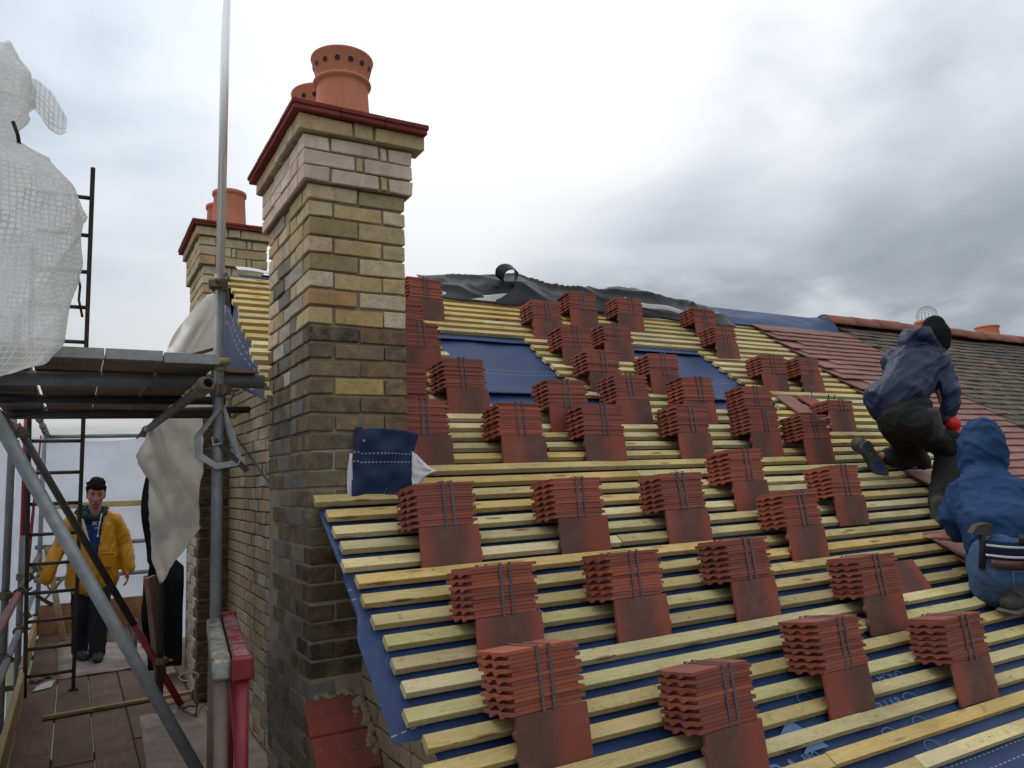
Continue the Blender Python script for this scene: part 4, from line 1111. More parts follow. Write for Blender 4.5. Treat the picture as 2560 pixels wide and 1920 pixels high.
bm = bmesh.new(); chbox(bm, (0, 0, 0), (.30, .10, .018), .002, .002, T(-.52, .75, .512) @ RZ(.3) @ RY(-.35)); part('board_offcut', bm, M['deck'], smooth=False)
# boards of the walkway
xs = [-1.135, -.912, -.684, -.458, -.232, -.004]
for i in range(5):
    ends = [-3.6, -.2 + .25*(i % 2), 2.55 - .3*(i % 3), 4.75 + .22*(i % 2), 7.35]
    for a, b in zip(ends, ends[1:]):
        board(xs[i]+.002+random.uniform(0, .004), xs[i+1]-.003, a+.003, b-.004, DZ+random.uniform(-.004, .003), 'deck', False)
board(.0, .205, .80, 3.15, DZ-.002, 'deck', False); board(.0, .205, -3.6, -1.1, DZ-.002, 'deck', False); board(.0, .20, 4.0, 7.3, DZ-.003, 'deck', False)
for y in (-.2, 1.3, 2.55, 3.6, 4.9, 6.2): stube('transom', (-1.35, y, DZ-.064), (.18, y, DZ-.064), 'tube_dark')
stube('ledger', (-1.22, -3.5, DZ-.115), (-1.22, 7.4, DZ-.115), 'tube'); stube('ledger', (-.25, -3.5, DZ-.115), (-.25, 7.4, DZ-.115), 'tube')
# toe boards
bm = bmesh.new(); chbox(bm, (-1.165, -3.4, DZ+.004), (-1.13, 4.2, DZ+.215), .004, .002); part('toe_board', bm, M['timber'], smooth=False)
bm = bmesh.new(); chbox(bm, (-1.18, 4.25, DZ+.004), (-1.145, 7.3, DZ+.215), .004, .002); part('toe_board', bm, M['timber'], smooth=False)
bm = bmesh.new(); chbox(bm, (-1.14, 7.10, DZ+.003), (.2, 7.14, -1.33), .004, .002); part('toe_board', bm, M['fascia'], smooth=False)
bm = bmesh.new(); chbox(bm, (-1.15, 7.13, -.265), (.25, 7.165, -.20), .004, .002); part('timber_rail', bm, M['batten'], smooth=False)
# the standards down to the ground
for x, y in ((-.29, .45), (-.262, 3.05), (-1.225, 3.2), (-1.15, 7.15), (-1.24, -.05), (-.17, 7.0)):
    stube('standard', (x, y, -6.8), (x, y, DZ-.04), 'tube')

# loose boards and sheets on the walkway
def plate(name, pts, z, mat, label, cat, group=None, t=.006, curl=0.02):
    bm = bmesh.new(); n = 10
    A, B_, C_, D_ = [Vector((*p, 0)) for p in pts]
    vs = []
    for i in range(n+1):
        row = []
        for j in range(n+1):
            p = A.lerp(B_, i/n).lerp(D_.lerp(C_, i/n), j/n); e = max(abs(2*i/n-1), abs(2*j/n-1))
            row.append(bm.verts.new((p.x + .006*fbm((i*.7, j*.7, z), 2), p.y, z + curl*max(0, fbm((p.x*2.2, p.y*2.2, 1+z), 3))*e**3)))
        vs.append(row)
    for i in range(n):
        for j in range(n): bm.faces.new((vs[i][j], vs[i+1][j], vs[i+1][j+1], vs[i][j+1]))
    o = bobj(name, bm, M[mat], None, True); md = o.modifiers.new('thickness', 'SOLIDIFY'); md.thickness = t; md.offset = 1
    return tag(o, label, cat, group)
plate('ply_sheet', ((-.90, 4.62), (-.10, 4.66), (-.02, 5.75), (-.95, 6.35)), DZ+.006, 'ply', 'dusty grey ply sheet under the feet of the man in yellow', 'board', None, .006, .03)
plate('ply_sheet', ((-.455, 1.2), (.02, 1.2), (.03, 3.05), (-.39, 3.05)), DZ+.006, 'ply', 'pale dusty board at the foot of the long grey brace', 'board', None, .008, .008)
plate('ply_sheet', ((.03, .85), (.205, .85), (.205, 2.85), (.035, 3.00)), DZ+.008, 'ply', 'mortar stained pale board right of the red trestle leg', 'board', None, .008, .008)
plate('ply_sheet', ((-.22, 3.2), (-.015, 3.25), (-.015, 4.6), (-.16, 4.6)), DZ+.008, 'pinkply', 'reddish stained board along the foot of the far chimney', 'board', None, .008, .008)
plate('paper', ((-1.08, 4.28), (-.95, 4.36), (-.93, 4.55), (-1.06, 4.47)), DZ+.012, 'white_fleece', 'scrap of white paper by the ladder foot', 'paper', None, .001, .05)
bm = bmesh.new(); chbox(bm, (0, -.022, 0), (1.0, .022, .022), .002, .002, T(-.985, 3.36, DZ+.010) @ RZ(radians(4))); tag(bobj('batten_offcut', bm, M['timber']), 'muddy timber batten lying across the walkway boards', 'batten')
bm = bmesh.new(); chbox(bm, (-.03, -.012, 0), (.03, .012, 1.02), .003, .002, T(-.885, 6.62, DZ+.004) @ RY(radians(-10.5))); chbox(bm, (-.03, .0125, 0), (.03, .03, .9), .003, .002, T(-.885, 6.62, DZ+.004) @ RY(radians(-10.5))); tag(bobj('timber_post', bm, M['timber']), 'rough sawn timber leaning at the far end behind the ladder', 'plank')
bm = bmesh.new(); chbox(bm, (-.11, -.019, 0), (.11, .019, .85), .004, .002, T(-.16, 4.05, DZ+.014) @ RZ(radians(70)) @ RX(radians(-7))); tag(bobj('scaffold_board', bm, M['pinkply']), 'dark stained board leaning on the left side of the far chimney', 'board')
bm = bmesh.new(); tube(bm, [(-.02, 2.98, DZ+.02), (-.07, 3.02, DZ+.024), (-.12, 2.95, DZ+.02), (-.06, 2.75, DZ+.02), (.0, 3.05, DZ+.05), (.10, 3.06, DZ+.02)], .006, 8); tag(bobj('cable', bm, M['black'], None, True), 'short black cable lying below the red end of the brace', 'cable')
db = bmesh.new()
for i in range(9): bmesh.ops.create_icosphere(db, subdivisions=2, radius=random.uniform(.015, .045), matrix=T(-1.03+random.uniform(-.07, .07), 4.75+random.uniform(-.1, .12), DZ+.02) @ Matrix.Diagonal((1, 1.2, .6, 1)))
for v in db.verts: v.co += Vector((fbm(v.co*25, 3), fbm(v.co*25+Vector((7, 0, 0)), 3), fbm(v.co*25+Vector((0, 7, 0)), 3)))*.02
tag(bobj('rubble', db, M['mortar_dark'], None, False), 'small heap of brown mortar rubble at the ladder foot', 'rubble')

# ladder
ld = thing('ladder', 'dark steel ladder rising from the walkway through to the upper lift', 'ladder', (-.96, 4.18, DZ))
la, lb = Vector((0, 0, 0)), Vector((0, -1.84, 3.69)); d = (lb-la).normalized()
for sx in (-.165, .165):
    b0 = la if sx > 0 else la
    bm = bmesh.new(); e = lb + d*.02 if sx > 0 else lb - d*.55
    mt = Matrix((Vector((1, 0, 0)), d.cross(Vector((1, 0, 0))), d)).transposed().to_4x4()
    mt.translation = Vector((sx, 0, 0)); chbox(bm, (-.014, -.02, 0), (.014, .02, (e-la).length), .004, 0, mt); bobj('stile', bm, M['tube_dark'], ld)
bm = bmesh.new(); chbox(bm, (.13, -.04, .0), (.20, .04, .02), .004); bobj('foot', bm, M['tube_dark'], ld)
n = int((lb-la).length/.25)
for i in range(1, n+1):
    p = la + d*(.25*i - .06); bm = bmesh.new(); tube(bm, [p - Vector((.155, 0, 0)), p + Vector((.155, 0, 0))], .0135, 10); bobj('rung', bm, M['tube_dark'], ld, True)

# trestles beside the chimney
def trestle(name, x, y0, y1, skew, zt, rail, legm, label, leg_r, box_leg=False):
    t = thing('trestle', label, 'trestle', (x, y0, DZ), 'bricklayer trestles by the chimney'); h = zt-DZ
    L = y1-y0; mt = RZ(-math.atan2(skew, L))
    bm = bmesh.new(); chbox(bm, (-.0275, 0, h-.065), (.0275, L, h), .008, .001); bobj('rail', bm, M[rail], t, mtx=mt)
    if box_leg: bm = bmesh.new(); chbox(bm, (-.034, -.004, h-.073), (.034, .03, h+.006), .008, .001); bobj('rail_end', bm, M['red_paint'], t, mtx=mt); bm = bmesh.new(); chbox(bm, (-.03, L-.03, h-.06), (.03, L+.004, h+.012), .006); bobj('rail_end', bm, M['red_paint'], t, mtx=mt)
    for yy in (.035, L-.05):
        bm = bmesh.new(); tube(bm, [(0, yy, 0), (0, yy, h-.06)], leg_r, 18); bobj('leg', bm, M[legm], t, True, mt)
    bm = bmesh.new(); tube(bm, [(0, .06, h-.42), (0, L-.08, h-.16)], .013, 12); bobj('brace', bm, M[legm], t, True, mt)
    bm = bmesh.new(); tube(bm, [(0, .03, .10), (0, L-.05, .10)], .016, 12); bobj('stretcher', bm, M[legm], t, True, mt)
    return t
t1 = trestle('trestle', -.345, -.47, .48, .115, -.622, 'red_splash', 'red_paint', 'red painted trestle with mortar splashed top rail beside the chimney', .022, True)
t2 = trestle('trestle', -.405, -.44, .44, .105, -.625, 'grey_splash', 'tube_rust', 'brown trestle with mortar crusted grey top rail', .022)
hb_ = bmesh.new(); bmesh.ops.create_icosphere(hb_, subdivisions=3, radius=.028, matrix=T(0, .05, 1.034) @ Matrix.Diagonal((1, 1.2, .28, 1)))
for v in hb_.verts: v.co += Vector((0, 0, 1))*fbm(v.co*50, 3)*.008
bobj('mortar_blob', hb_, M['mortar'], t2, True)
def ringm(R, r, n=28, m=8):
    b = bmesh.new(); rings = [[b.verts.new(((R+r*cos(2*pi*j/m))*cos(2*pi*i/n), (R+r*cos(2*pi*j/m))*sin(2*pi*i/n), r*sin(2*pi*j/m))) for j in range(m)] for i in range(n)]
    for i in range(n):
        for j in range(m): b.faces.new((rings[i][j], rings[(i+1) % n][j], rings[(i+1) % n][(j+1) % m], rings[i][(j+1) % m]))
    return finish(b, 'ring', True)
o = meshobj('ring', ringm(.043, .0032), M['flaunch'], t2, T(.0, .035, .66) @ RX(radians(22))); o = meshobj('ring', ringm(.036, .0026), M['flaunch'], t2, T(-.01, .72, .84) @ RX(radians(15)))
LKM = None
for i in range(14):
    if LKM is None:
        b = bmesh.new(); pts = [Vector((.0075*cos(a), 0, .010*sin(a) + (.010 if sin(a) > 0 else -.010))) for a in [2*pi*k/16 for k in range(17)]]
        tube(b, pts, .0022, 6, False); LKM = finish(b, 'chain_link', True); LKM.materials.append(M['coupler'])
    o = bpy.data.objects.new('chain_link', LKM); link(o, t2); o.matrix_local = T(-.004, -.012, .605-.033*i) @ RZ(pi/2*(i % 2)+.3)

# galvanised frame hung on the pole, black line down to the gable
hx = [(-.285, .30), (-.392, .160), (-.382, .068), (-.300, .014), (-.205, .030), (-.192, .062), (-.217, .165), (-.265, .30)]
fb_ = bmesh.new(); rings = []
for i, (x, z) in enumerate(hx):
    cx, cz = -.295, .16; v = Vector((x-cx, 0, z-cz)); inn = v*(1-.028/v.length)
    y = .405 + (.0 if i < 4 else .02)
    rings.append([fb_.verts.new((cx+v.x, y, cz+v.z)), fb_.verts.new((cx+v.x, y+.035, cz+v.z)), fb_.verts.new((cx+inn.x, y+.040, cz+inn.z)), fb_.verts.new((cx+inn.x, y+.004, cz+inn.z))])
for i in range(len(rings)):
    a, b = rings[i], rings[(i+1) % len(rings)]
    for k in range(4): fb_.faces.new((a[k], a[(k+1) % 4], b[(k+1) % 4], b[k]))
fr = bobj('hanging_bracket', fb_, M['galv']); tag(fr, 'bent galvanised strap frame hung round the scaffold pole', 'bracket')
bm = bmesh.new(); chbox(bm, (-.10, -.004, -.012), (.10, .004, .012), .001, 0, T(-.235, .43, .075) @ RY(radians(45))); bobj('cross_strap', bm, M['tube_dark'], fr)
bm = bmesh.new(); tube(bm, [(-.318, .423, .158), (-.312, .422, .122)], .0028, 6); tube(bm, [(-.312, .422, .122), (-.275, .424, .131)], .0028, 6); bobj('wire_clip', bm, M['white_fleece'], fr)
bm = bmesh.new(); tube(bm, [(.19, 2.95, .36), (.19, 1.75, -.012), (.20, 1.2, -.16)], .007, 8); tag(bobj('cable', bm, M['black'], None, True), 'thin black line slanting down the gable brickwork', 'cable')

# hammer hooked on the guard rail
hm = thing('hammer', 'brick hammer with wooden handle hooked on the guard rail behind the ladder', 'hammer', (-1.03, 5.3, -1.0), mtx=T(-1.045, 5.3, -1.06) @ RY(radians(38)))
bm = bmesh.new(); tube(bm, [(0, 0, 0), (0, 0, .23), (0, 0, .26)], [.011, .014, .012], 10); bobj('handle', bm, M['timber'], hm, True)
bm = bmesh.new(); chbox(bm, (-.085, -.013, -.016), (.05, .013, .016), .004); chbox(bm, (.045, -.019, -.019), (.085, .019, .019), .004); bobj('head', bm, M['tube_dark'], hm)

# sheeting of the scaffold
def backs(u, v):
    X = lerp(-1.42, .75, u); z = lerp(-1.9, .57, v)
    sag = -.05*sin(pi*min(1, max(0, (X+1.12)/1.05)))*(v**8)
    y = 7.27 + .05*mnoise.noise(Vector((X*1.3+z*.8, z*.5, 3))) + .02*(1-abs(2*mnoise.noise(Vector((X*1.2-z*1.6, 2, 1)))))
    return Vector((X, y, z+sag))
o = grid_sheet('end_sheet', backs, 60, 60, M['sheet']); tag(o, 'translucent white sheeting closing the far end of the walkway', 'sheeting')
def sides(u, v):
    Y = lerp(-3.5, 7.28, u); z = lerp(-2.6, .56 + .04*sin(Y*2.3), v)
    return Vector((-1.43 + .06*mnoise.noise(Vector((Y*1.1, z*.7, 5))) + .02*mnoise.noise(Vector((Y*5, z*.9, 2))), Y, z))
o = grid_sheet('side_sheet', sides, 120, 30, M['sheet']); tag(o, 'white sheeting along the outer left side of the scaffold', 'sheeting')
bm = bmesh.new(); n = 12   # violet banner strip hanging from the corner
o = grid_sheet('red_strip', lambda u, v: Vector((-1.15+.035*(u-.5)*(1.2-v*.8)-.08*(1-v), 6.1, lerp(-1.0, .52, v))), 2, 16, M['red_paint'], thick=.002); tag(o, 'narrow red webbing strap hanging behind the ladder', 'strap')
# hanging white breather sheet, black felt behind it
def hang(u, v):
    z = lerp(-.72, .45, v)
    L = [(-.72, -.30), (-.55, -.36), (-.2, -.385), (.0, -.39), (.03, -.42), (.09, -.455), (.17, -.475), (.25, -.43), (.45, -.36)]
    xl = L[-1][1]
    for (za, xa), (zb_, xb) in zip(L, L[1:]):
        if za <= z <= zb_: xl = lerp(xa, xb, (z-za)/(zb_-za)); break
    xr = -.035 + .02*sin(z*6)
    if z < -.35: xr = lerp(-.28, -.035, (z+.72)/.37)
    X = lerp(xl, xr, u) + .006*fbm((u*20, z*20, 0), 2)
    y = 2.82 + .05*sin(X*16 + z*2.2) + .05*fbm((X*4, z*3, 1), 3) + .10*(u-.5) - .11*max(0, 1-abs(2*mnoise.noise(Vector((X*5+z*2.5, z*1.2, 8)))))**2
    return Vector((X, y, z))
o = grid_sheet('hanging_sheet', hang, 46, 80, M['tarp'], thick=.001); tag(o, 'torn white breather sheet hanging beside the far chimney', 'sheeting')
def tarp2(u, v):
    z = lerp(.50, 1.36, v); t = v
    xl = -.30 + .02*t + .26*max(0, (t-.45)/.55)**1.6; xr = .13 + .03*sin(z*5)
    X = lerp(xl, xr, u)
    y = 2.75 + .13*sin(X*9+t*3.5) + .12*(u-.5)**2 + .04*fbm((X*5, z*3, 2), 3) + .08*(1-abs(2*mnoise.noise(Vector((X*6 - z*3.5, z*1.0, 4)))))
    return Vector((X, y, z))
o = grid_sheet('hanging_sheet', tarp2, 46, 60, M['tarp'], thick=.001); tag(o, 'billowing white sheet behind the pole above the upper boards', 'sheeting')
def blackf(u, v):
    z = lerp(-1.60, .16, v); xl = -.30 + .03*sin(z*7) + (.02 if z < -.7 else 0); xr = -.17 if z > -.55 else .02
    if -.75 < z < -.55: xr = lerp(.02, -.17, (z+.75)/.2)
    X = lerp(xl, xr, u); return Vector((X, 4.25 + .05*sin(X*18+z*2) + .04*fbm((X*4, z*3, 6), 3), z))
o = grid_sheet('felt_curtain', blackf, 24, 60, M['black_felt'], thick=.002); tag(o, 'black felt hanging behind the white sheet next to the far chimney', 'sheeting')
# gathered reinforced sheeting tied to the left, with a loose tail
def gather(u, v):
    z = lerp(.335, 1.52, v); a = lerp(-2.7, 2.0, u)
    Rz = [(.335, .10), (.37, .19), (.43, .235), (.60, .262), (.80, .285), (.93, .29), (1.02, .245), (1.10, .17), (1.15, .105), (1.19, .095), (1.235, .13), (1.26, .115), (1.30, .14), (1.40, .125), (1.52, .05)]
    R = Rz[-1][1]
    for (za, ra), (zb_, rb_) in zip(Rz, Rz[1:]):
        if za <= z <= zb_: R = lerp(ra, rb_, (z-za)/(zb_-za)); break
    f = .050*(1-abs(2*mnoise.noise(Vector((a*1.1 + z*3.4, z*1.3, 4)))))**2 + .016*(1-abs(2*mnoise.noise(Vector((a*2.3 - z*5.0, z*2.2, 1)))))**2 - .035
    R2 = R + f*min(1, R/.2)
    return Vector((-1.14 + R2*cos(a-.5), -.10 + R2*sin(a-.5), z + .02*sin(a*2)))
o = grid_sheet('gathered_sheeting', gather, 150, 180, M['monarflex'], uvscale=(68, 68)); tag(o, 'bulging reinforced white sheeting tied back at the upper left', 'sheeting')
def tail(u, v):
    p = Vector((-1.05, -.12, 1.36)).lerp(Vector((-.905, -.10, 1.30)), u); wv = lerp(.03, .075, min(1, u*1.6)) * (1 - .55*max(0, (u-.6)/.4)**2)
    p.z += (v-.5)*2*wv + .012*sin(u*5) - .03*u*u; p.y += .025*sin(v*5+u*4) + .02*mnoise.noise(Vector((u*4, v*3, 0)))
    return p
o = grid_sheet('sheeting_tail', tail, 24, 16, M['monarflex'], uvscale=(10, 8)); tag(o, 'loose flapping tail of reinforced sheeting at the upper left', 'sheeting')
bm = bmesh.new(); tube(bm, [(-1.06, -.22, 1.19), (-1.045, -.21, 1.15), (-1.04, -.2, 1.12)], .006, 8); tag(bobj('cable_tie', bm, M['black'], None, True), 'black tie round the neck of the gathered sheeting', 'tie')
bm = bmesh.new(); tube(bm, [(-.862, 2.75, 1.42), (-.845, 2.74, 1.34), (-.85, 2.73, 1.24), (-.825, 2.72, 1.12)], .008, 8); tag(bobj('cable_tie', bm, M['black'], None, True), 'black strap end hanging beside the top of the ladder', 'tie')

# neighbours' chimney beyond the ridge on the right
nc = thing('chimney', 'low neighbouring chimney with red pots peeping over the ridge', 'chimney', (11.8, 3.55, .05), group=None)
bm = bmesh.new(); box(bm, (-.45, -.35, -3), (.65, .35, 1.62)); bobj('stack', bm, M['brick_gable'], nc)
fbm_ = bmesh.new(); lathe(fbm_, [(.68, 1.60), (.62, 1.68), (.42, 1.79), (.2, 1.84), (.0001, 1.85)], 24)
for v in fbm_.verts: v.co.z += .03*fbm(v.co*4, 3); v.co.x += .12
bobj('flaunching', fbm_, M['flaunch'], nc, True)
chimney_pot(nc, .25, 0, 1.72, .165, .33, False); chimney_pot(nc, -.42, .1, 1.55, .11, .36, False)
np_ = thing('chimney', 'far neighbouring pot with a wire cowl above the ridge', 'chimney', (10.75, 3.75, .08))
bm = bmesh.new(); box(bm, (-.3, -.3, -3), (.4, .3, 1.5)); bobj('stack', bm, M['brick_gable'], np_)
chimney_pot(np_, 0, 0, 1.5, .175, .56, False)
cb = bmesh.new()
for i in range(9):
    a = pi*i/9; pts = [(.15*cos(t)*cos(a), .15*cos(t)*sin(a), 2.02 + (.12 + .15*sin(t) if sin(t) > 0 else .12+.12*sin(t)*1)) for t in [pi*k/14 for k in range(15)]]
    pts = [(.15*cos(a), .15*sin(a), 2.0)] + pts + [(-.15*cos(a), -.15*sin(a), 2.0)]; tube(cb, pts, .0022, 5)
for zz, rr in ((2.06, .15), (2.14, .15), (2.22, .12)):
    tube(cb, [(rr*cos(2*pi*k/20), rr*sin(2*pi*k/20), zz) for k in range(21)], .002, 5, False)
bobj('wire_cowl', cb, M['wire'], np_, True)

# ------------------------------------------------------------------ people
def cloth_mat(name, c1, c2, rough=0.7, spec=0.3, specks=0.0, bumpd=0.006, speck_col=(0.55, 0.56, 0.57), weave=0.25):
    g = G(name); n = g.noise(7, 5, 0.6); f = g.noise(180, 2, 0.6); w_ = g.noise(16, 4, 0.6, (1, 1, .5), 1.2)
    c = g.mix(g.rng(n, 0.3, 0.7), c1, c2)
    if specks:
        k = g.noise(34, 6, 0.8); c = g.mix(g.rng(k, 0.70, 0.76, 0, specks), c, speck_col)
        k2 = g.noise(9, 5, 0.75); c = g.mix(g.rng(k2, 0.66, 0.80, 0, specks*.6), c, speck_col)
    g.bump(w_, 0.5, bumpd); g.bump(f, weave, 0.001)
    return g.done(c, rough, 0, spec)
M['yellow'] = cloth_mat('yellow_oilskin', (0.58, 0.27, 0.008), (0.48, 0.215, 0.007), 0.42, 0.45)
M['hoodie'] = cloth_mat('blue_hoodie', (0.012, 0.040, 0.15), (0.018, 0.055, 0.19), 0.85, 0.15)
M['green'] = cloth_mat('dark_green_fleece', (0.012, 0.035, 0.026), (0.02, 0.05, 0.038), 0.9, 0.1)
M['jeans_dark'] = cloth_mat('dark_trousers', (0.018, 0.019, 0.023), (0.032, 0.033, 0.038), 0.85, 0.15, 0.12)
M['workwear'] = cloth_mat('black_work_trousers', (0.008, 0.0085, 0.0085), (0.016, 0.0165, 0.016), 0.72, 0.25, 0.35)
M['navy'] = cloth_mat('navy_waterproof', (0.009, 0.016, 0.048), (0.015, 0.026, 0.070), 0.46, 0.38, 0.10)
M['blue_coat'] = cloth_mat('blue_padded_coat', (0.007, 0.034, 0.100), (0.012, 0.050, 0.140), 0.72, 0.25, 0.25)
M['denim'] = cloth_mat('blue_denim', (0.040, 0.080, 0.165), (0.070, 0.125, 0.235), 0.85, 0.15, 0.15)
M['stripe_hem'] = cloth_mat('navy_jumper', (0.012, 0.018, 0.05), (0.018, 0.026, 0.065), 0.9, 0.1)
M['white_cloth'] = cloth_mat('white_stripe', (0.62, 0.63, 0.66), (0.55, 0.56, 0.6), 0.9, 0.1)
M['leather'] = cloth_mat('brown_leather', (0.075, 0.030, 0.026), (0.11, 0.048, 0.04), 0.5, 0.4)
M['tool_leather'] = cloth_mat('black_leather', (0.016, 0.016, 0.018), (0.03, 0.03, 0.032), 0.5, 0.4)
M['pink'] = cloth_mat('pink_pencil', (0.75, 0.03, 0.12), (0.65, 0.03, 0.10), 0.5, 0.3)
M['beanie'] = cloth_mat('black_knit', (0.010, 0.010, 0.012), (0.016, 0.016, 0.018), 0.95, 0.08, 0, 0.006, weave=.8)
M['red_glove'] = cloth_mat('red_rubber_glove', (0.58, 0.012, 0.014), (0.48, 0.012, 0.012), 0.4, 0.4)
M['dark_glove'] = cloth_mat('dark_glove_cuff', (0.05, 0.025, 0.028), (0.08, 0.035, 0.035), 0.8, 0.2)
M['shoe'] = cloth_mat('dirty_boot', (0.035, 0.034, 0.033), (0.075, 0.072, 0.068), 0.75, 0.25, 0.3)
M['sole'] = cloth_mat('grey_sole', (0.07, 0.072, 0.078), (0.11, 0.11, 0.115), 0.8, 0.25, 0.3)
M['sole_blue'] = cloth_mat('blue_sole_insert', (0.018, 0.05, 0.21), (0.025, 0.07, 0.27), 0.5, 0.4)
M['sole_green'] = cloth_mat('green_sole_insert', (0.05, 0.26, 0.13), (0.05, 0.22, 0.11), 0.5, 0.4)
def skin_mat():
    g = G('skin'); n = g.noise(14, 4, 0.6); c = g.mix(g.rng(n, 0.3, 0.7), (0.40, 0.19, 0.125), (0.34, 0.145, 0.095))
    g.bump(g.noise(120, 3, 0.6), 0.15, 0.001); g.b.inputs['Subsurface Weight'].default_value = 0.12; g.b.inputs['Subsurface Radius'].default_value = (.012, .005, .003)
    return g.done(c, 0.5, 0, 0.35)
M['skin'] = skin_mat()
M['hair'] = simple('dark_brown_hair', (0.009, 0.0055, 0.004), (0.018, 0.011, 0.008), 60, 0.8, bump=0.9, stretch=(1, 1, .25), var=0, spec=0.1)
M['lip'] = simple('lip', (0.24, 0.075, 0.065), (0.20, 0.06, 0.055), 30, 0.5, bump=0, var=0)
M['eye_dark'] = simple('dark_eye_line', (0.025, 0.016, 0.013), (0.03, 0.02, 0.015), 30, 0.4, bump=0, var=0)  # plain dark colour of the eyes

def chain_solid(bm, ch):
    """closed tapered tube. ch: list of (point, rx[, ry[, side]])"""
    P = [Vector(c[0]) for c in ch]; n = len(P); rings = []; seg = 16; px = None
    rx = [c[1] for c in ch]; ry = [c[2] if len(c) > 2 and c[2] else c[1] for c in ch]; sd = [Vector(c[3]) if len(c) > 3 else None for c in ch]
    D = [(P[min(i+1, n-1)] - P[max(i-1, 0)]).normalized() for i in range(n)]
    full = []
    d = D[0]; rm = min(rx[0], ry[0])
    for q in (.94, .72, .38): full.append((P[0] - d*rm*q, rx[0]*sqrt(1-q*q), ry[0]*sqrt(1-q*q), d, sd[0]))
    for i in range(n): full.append((P[i], rx[i], ry[i], D[i], sd[i]))
    d = D[-1]; rm = min(rx[-1], ry[-1])
    for q in (.38, .72, .94): full.append((P[-1] + d*rm*q, rx[-1]*sqrt(1-q*q), ry[-1]*sqrt(1-q*q), d, sd[-1]))
    for p, a, b, d, s in full:
        if s is not None: x = (s - d*s.dot(d)).normalized()
        elif px is None: x = frame(d)[0]
        else: x = (px - d*px.dot(d)).normalized()
        px = x; y = d.cross(x)
        rings.append([bm.verts.new(p + x*a*cos(2*pi*k/seg) + y*b*sin(2*pi*k/seg)) for k in range(seg)])
    for a, b in zip(rings, rings[1:]):
        for k in range(seg): bm.faces.new((a[k], a[(k+1) % seg], b[(k+1) % seg], b[k]))
    bm.faces.new(rings[0][::-1]); bm.faces.new(rings[-1])
def ball(c, r, sx=1, sy=1, sz=1): return ('ball', Vector(c), r, sx, sy, sz)
def organic(chains, voxel=.012, smooth=6, folds=None, mtx=None):
    bm = bmesh.new()
    for c in chains:
        if c[0] == 'ball':
            bmesh.ops.create_icosphere(bm, subdivisions=3, radius=c[2], matrix=(mtx or Matrix()) @ T(*c[1]) @ Matrix.Diagonal((c[3], c[4], c[5], 1)))
        else:
            if mtx is not None: c = [((mtx @ Vector(q[0])),) + tuple(q[1:3]) + ((mtx.to_3x3() @ Vector(q[3]),) if len(q) > 3 else ()) if len(q) > 2 else (mtx @ Vector(q[0]), q[1]) for q in c]
            chain_solid(bm, c)
    me = finish(bm, 'tmp'); o = bpy.data.objects.new('tmp', me); COL.objects.link(o)
    rm = o.modifiers.new('r', 'REMESH'); rm.mode = 'VOXEL'; rm.voxel_size = voxel
    if smooth: sm = o.modifiers.new('s', 'SMOOTH'); sm.factor = .5; sm.iterations = smooth
    dg = bpy.context.evaluated_depsgraph_get(); res = bpy.data.meshes.new_from_object(o.evaluated_get(dg)); bpy.data.objects.remove(o)
    if folds:
        amp, sc, ax = folds; ax = Vector(ax).normalized()
        for v, nrm in [(v, v.normal.copy()) for v in res.vertices]:
            p = v.co; q = p*sc - ax*(p.dot(ax)*sc*.78)
            wv = Vector((mnoise.noise(p*3.1), mnoise.noise(p*3.1+Vector((5, 1, 2))), mnoise.noise(p*3.1+Vector((1, 7, 3)))))*.8
            r1 = 1-abs(2*mnoise.noise(q+wv)); r2 = 1-abs(2*mnoise.noise(q*2.3+wv*2+Vector((3, 3, 3))))
            v.co = p + nrm*amp*((max(r1, 0)**2.5-.35) + .45*(max(r2, 0)**2.5-.35))
    for p in res.polygons: p.use_smooth = True
    return res
def put(me, parts, parent):
    """split a mesh by face centre into named parts: [(name, mat, test, push)]"""
    objs = []; left = set(range(len(me.polygons)))
    for name, mat, test, push in parts:
        sel = [i for i in left if test is None or test(me.polygons[i].center)]
        left -= set(sel); idx = {}; vs = []; fs = []
        for i in sel:
            f = []
            for vi in me.polygons[i].vertices:
                if vi not in idx: idx[vi] = len(vs); vs.append(me.vertices[vi].co + me.vertices[vi].normal*push)
                f.append(idx[vi])
            fs.append(f)
        m2 = bpy.data.meshes.new(name); m2.from_pydata(vs, [], fs); m2.update()
        for p in m2.polygons: p.use_smooth = True
        objs.append(meshobj(name, m2, mat, parent, parent.matrix_world.inverted() if parent.matrix_world != Matrix() else None))
    return objs
def addm(name, me, mat, parent):
    me.materials.clear(); me.materials.append(mat); return meshobj(name, me, None, parent)
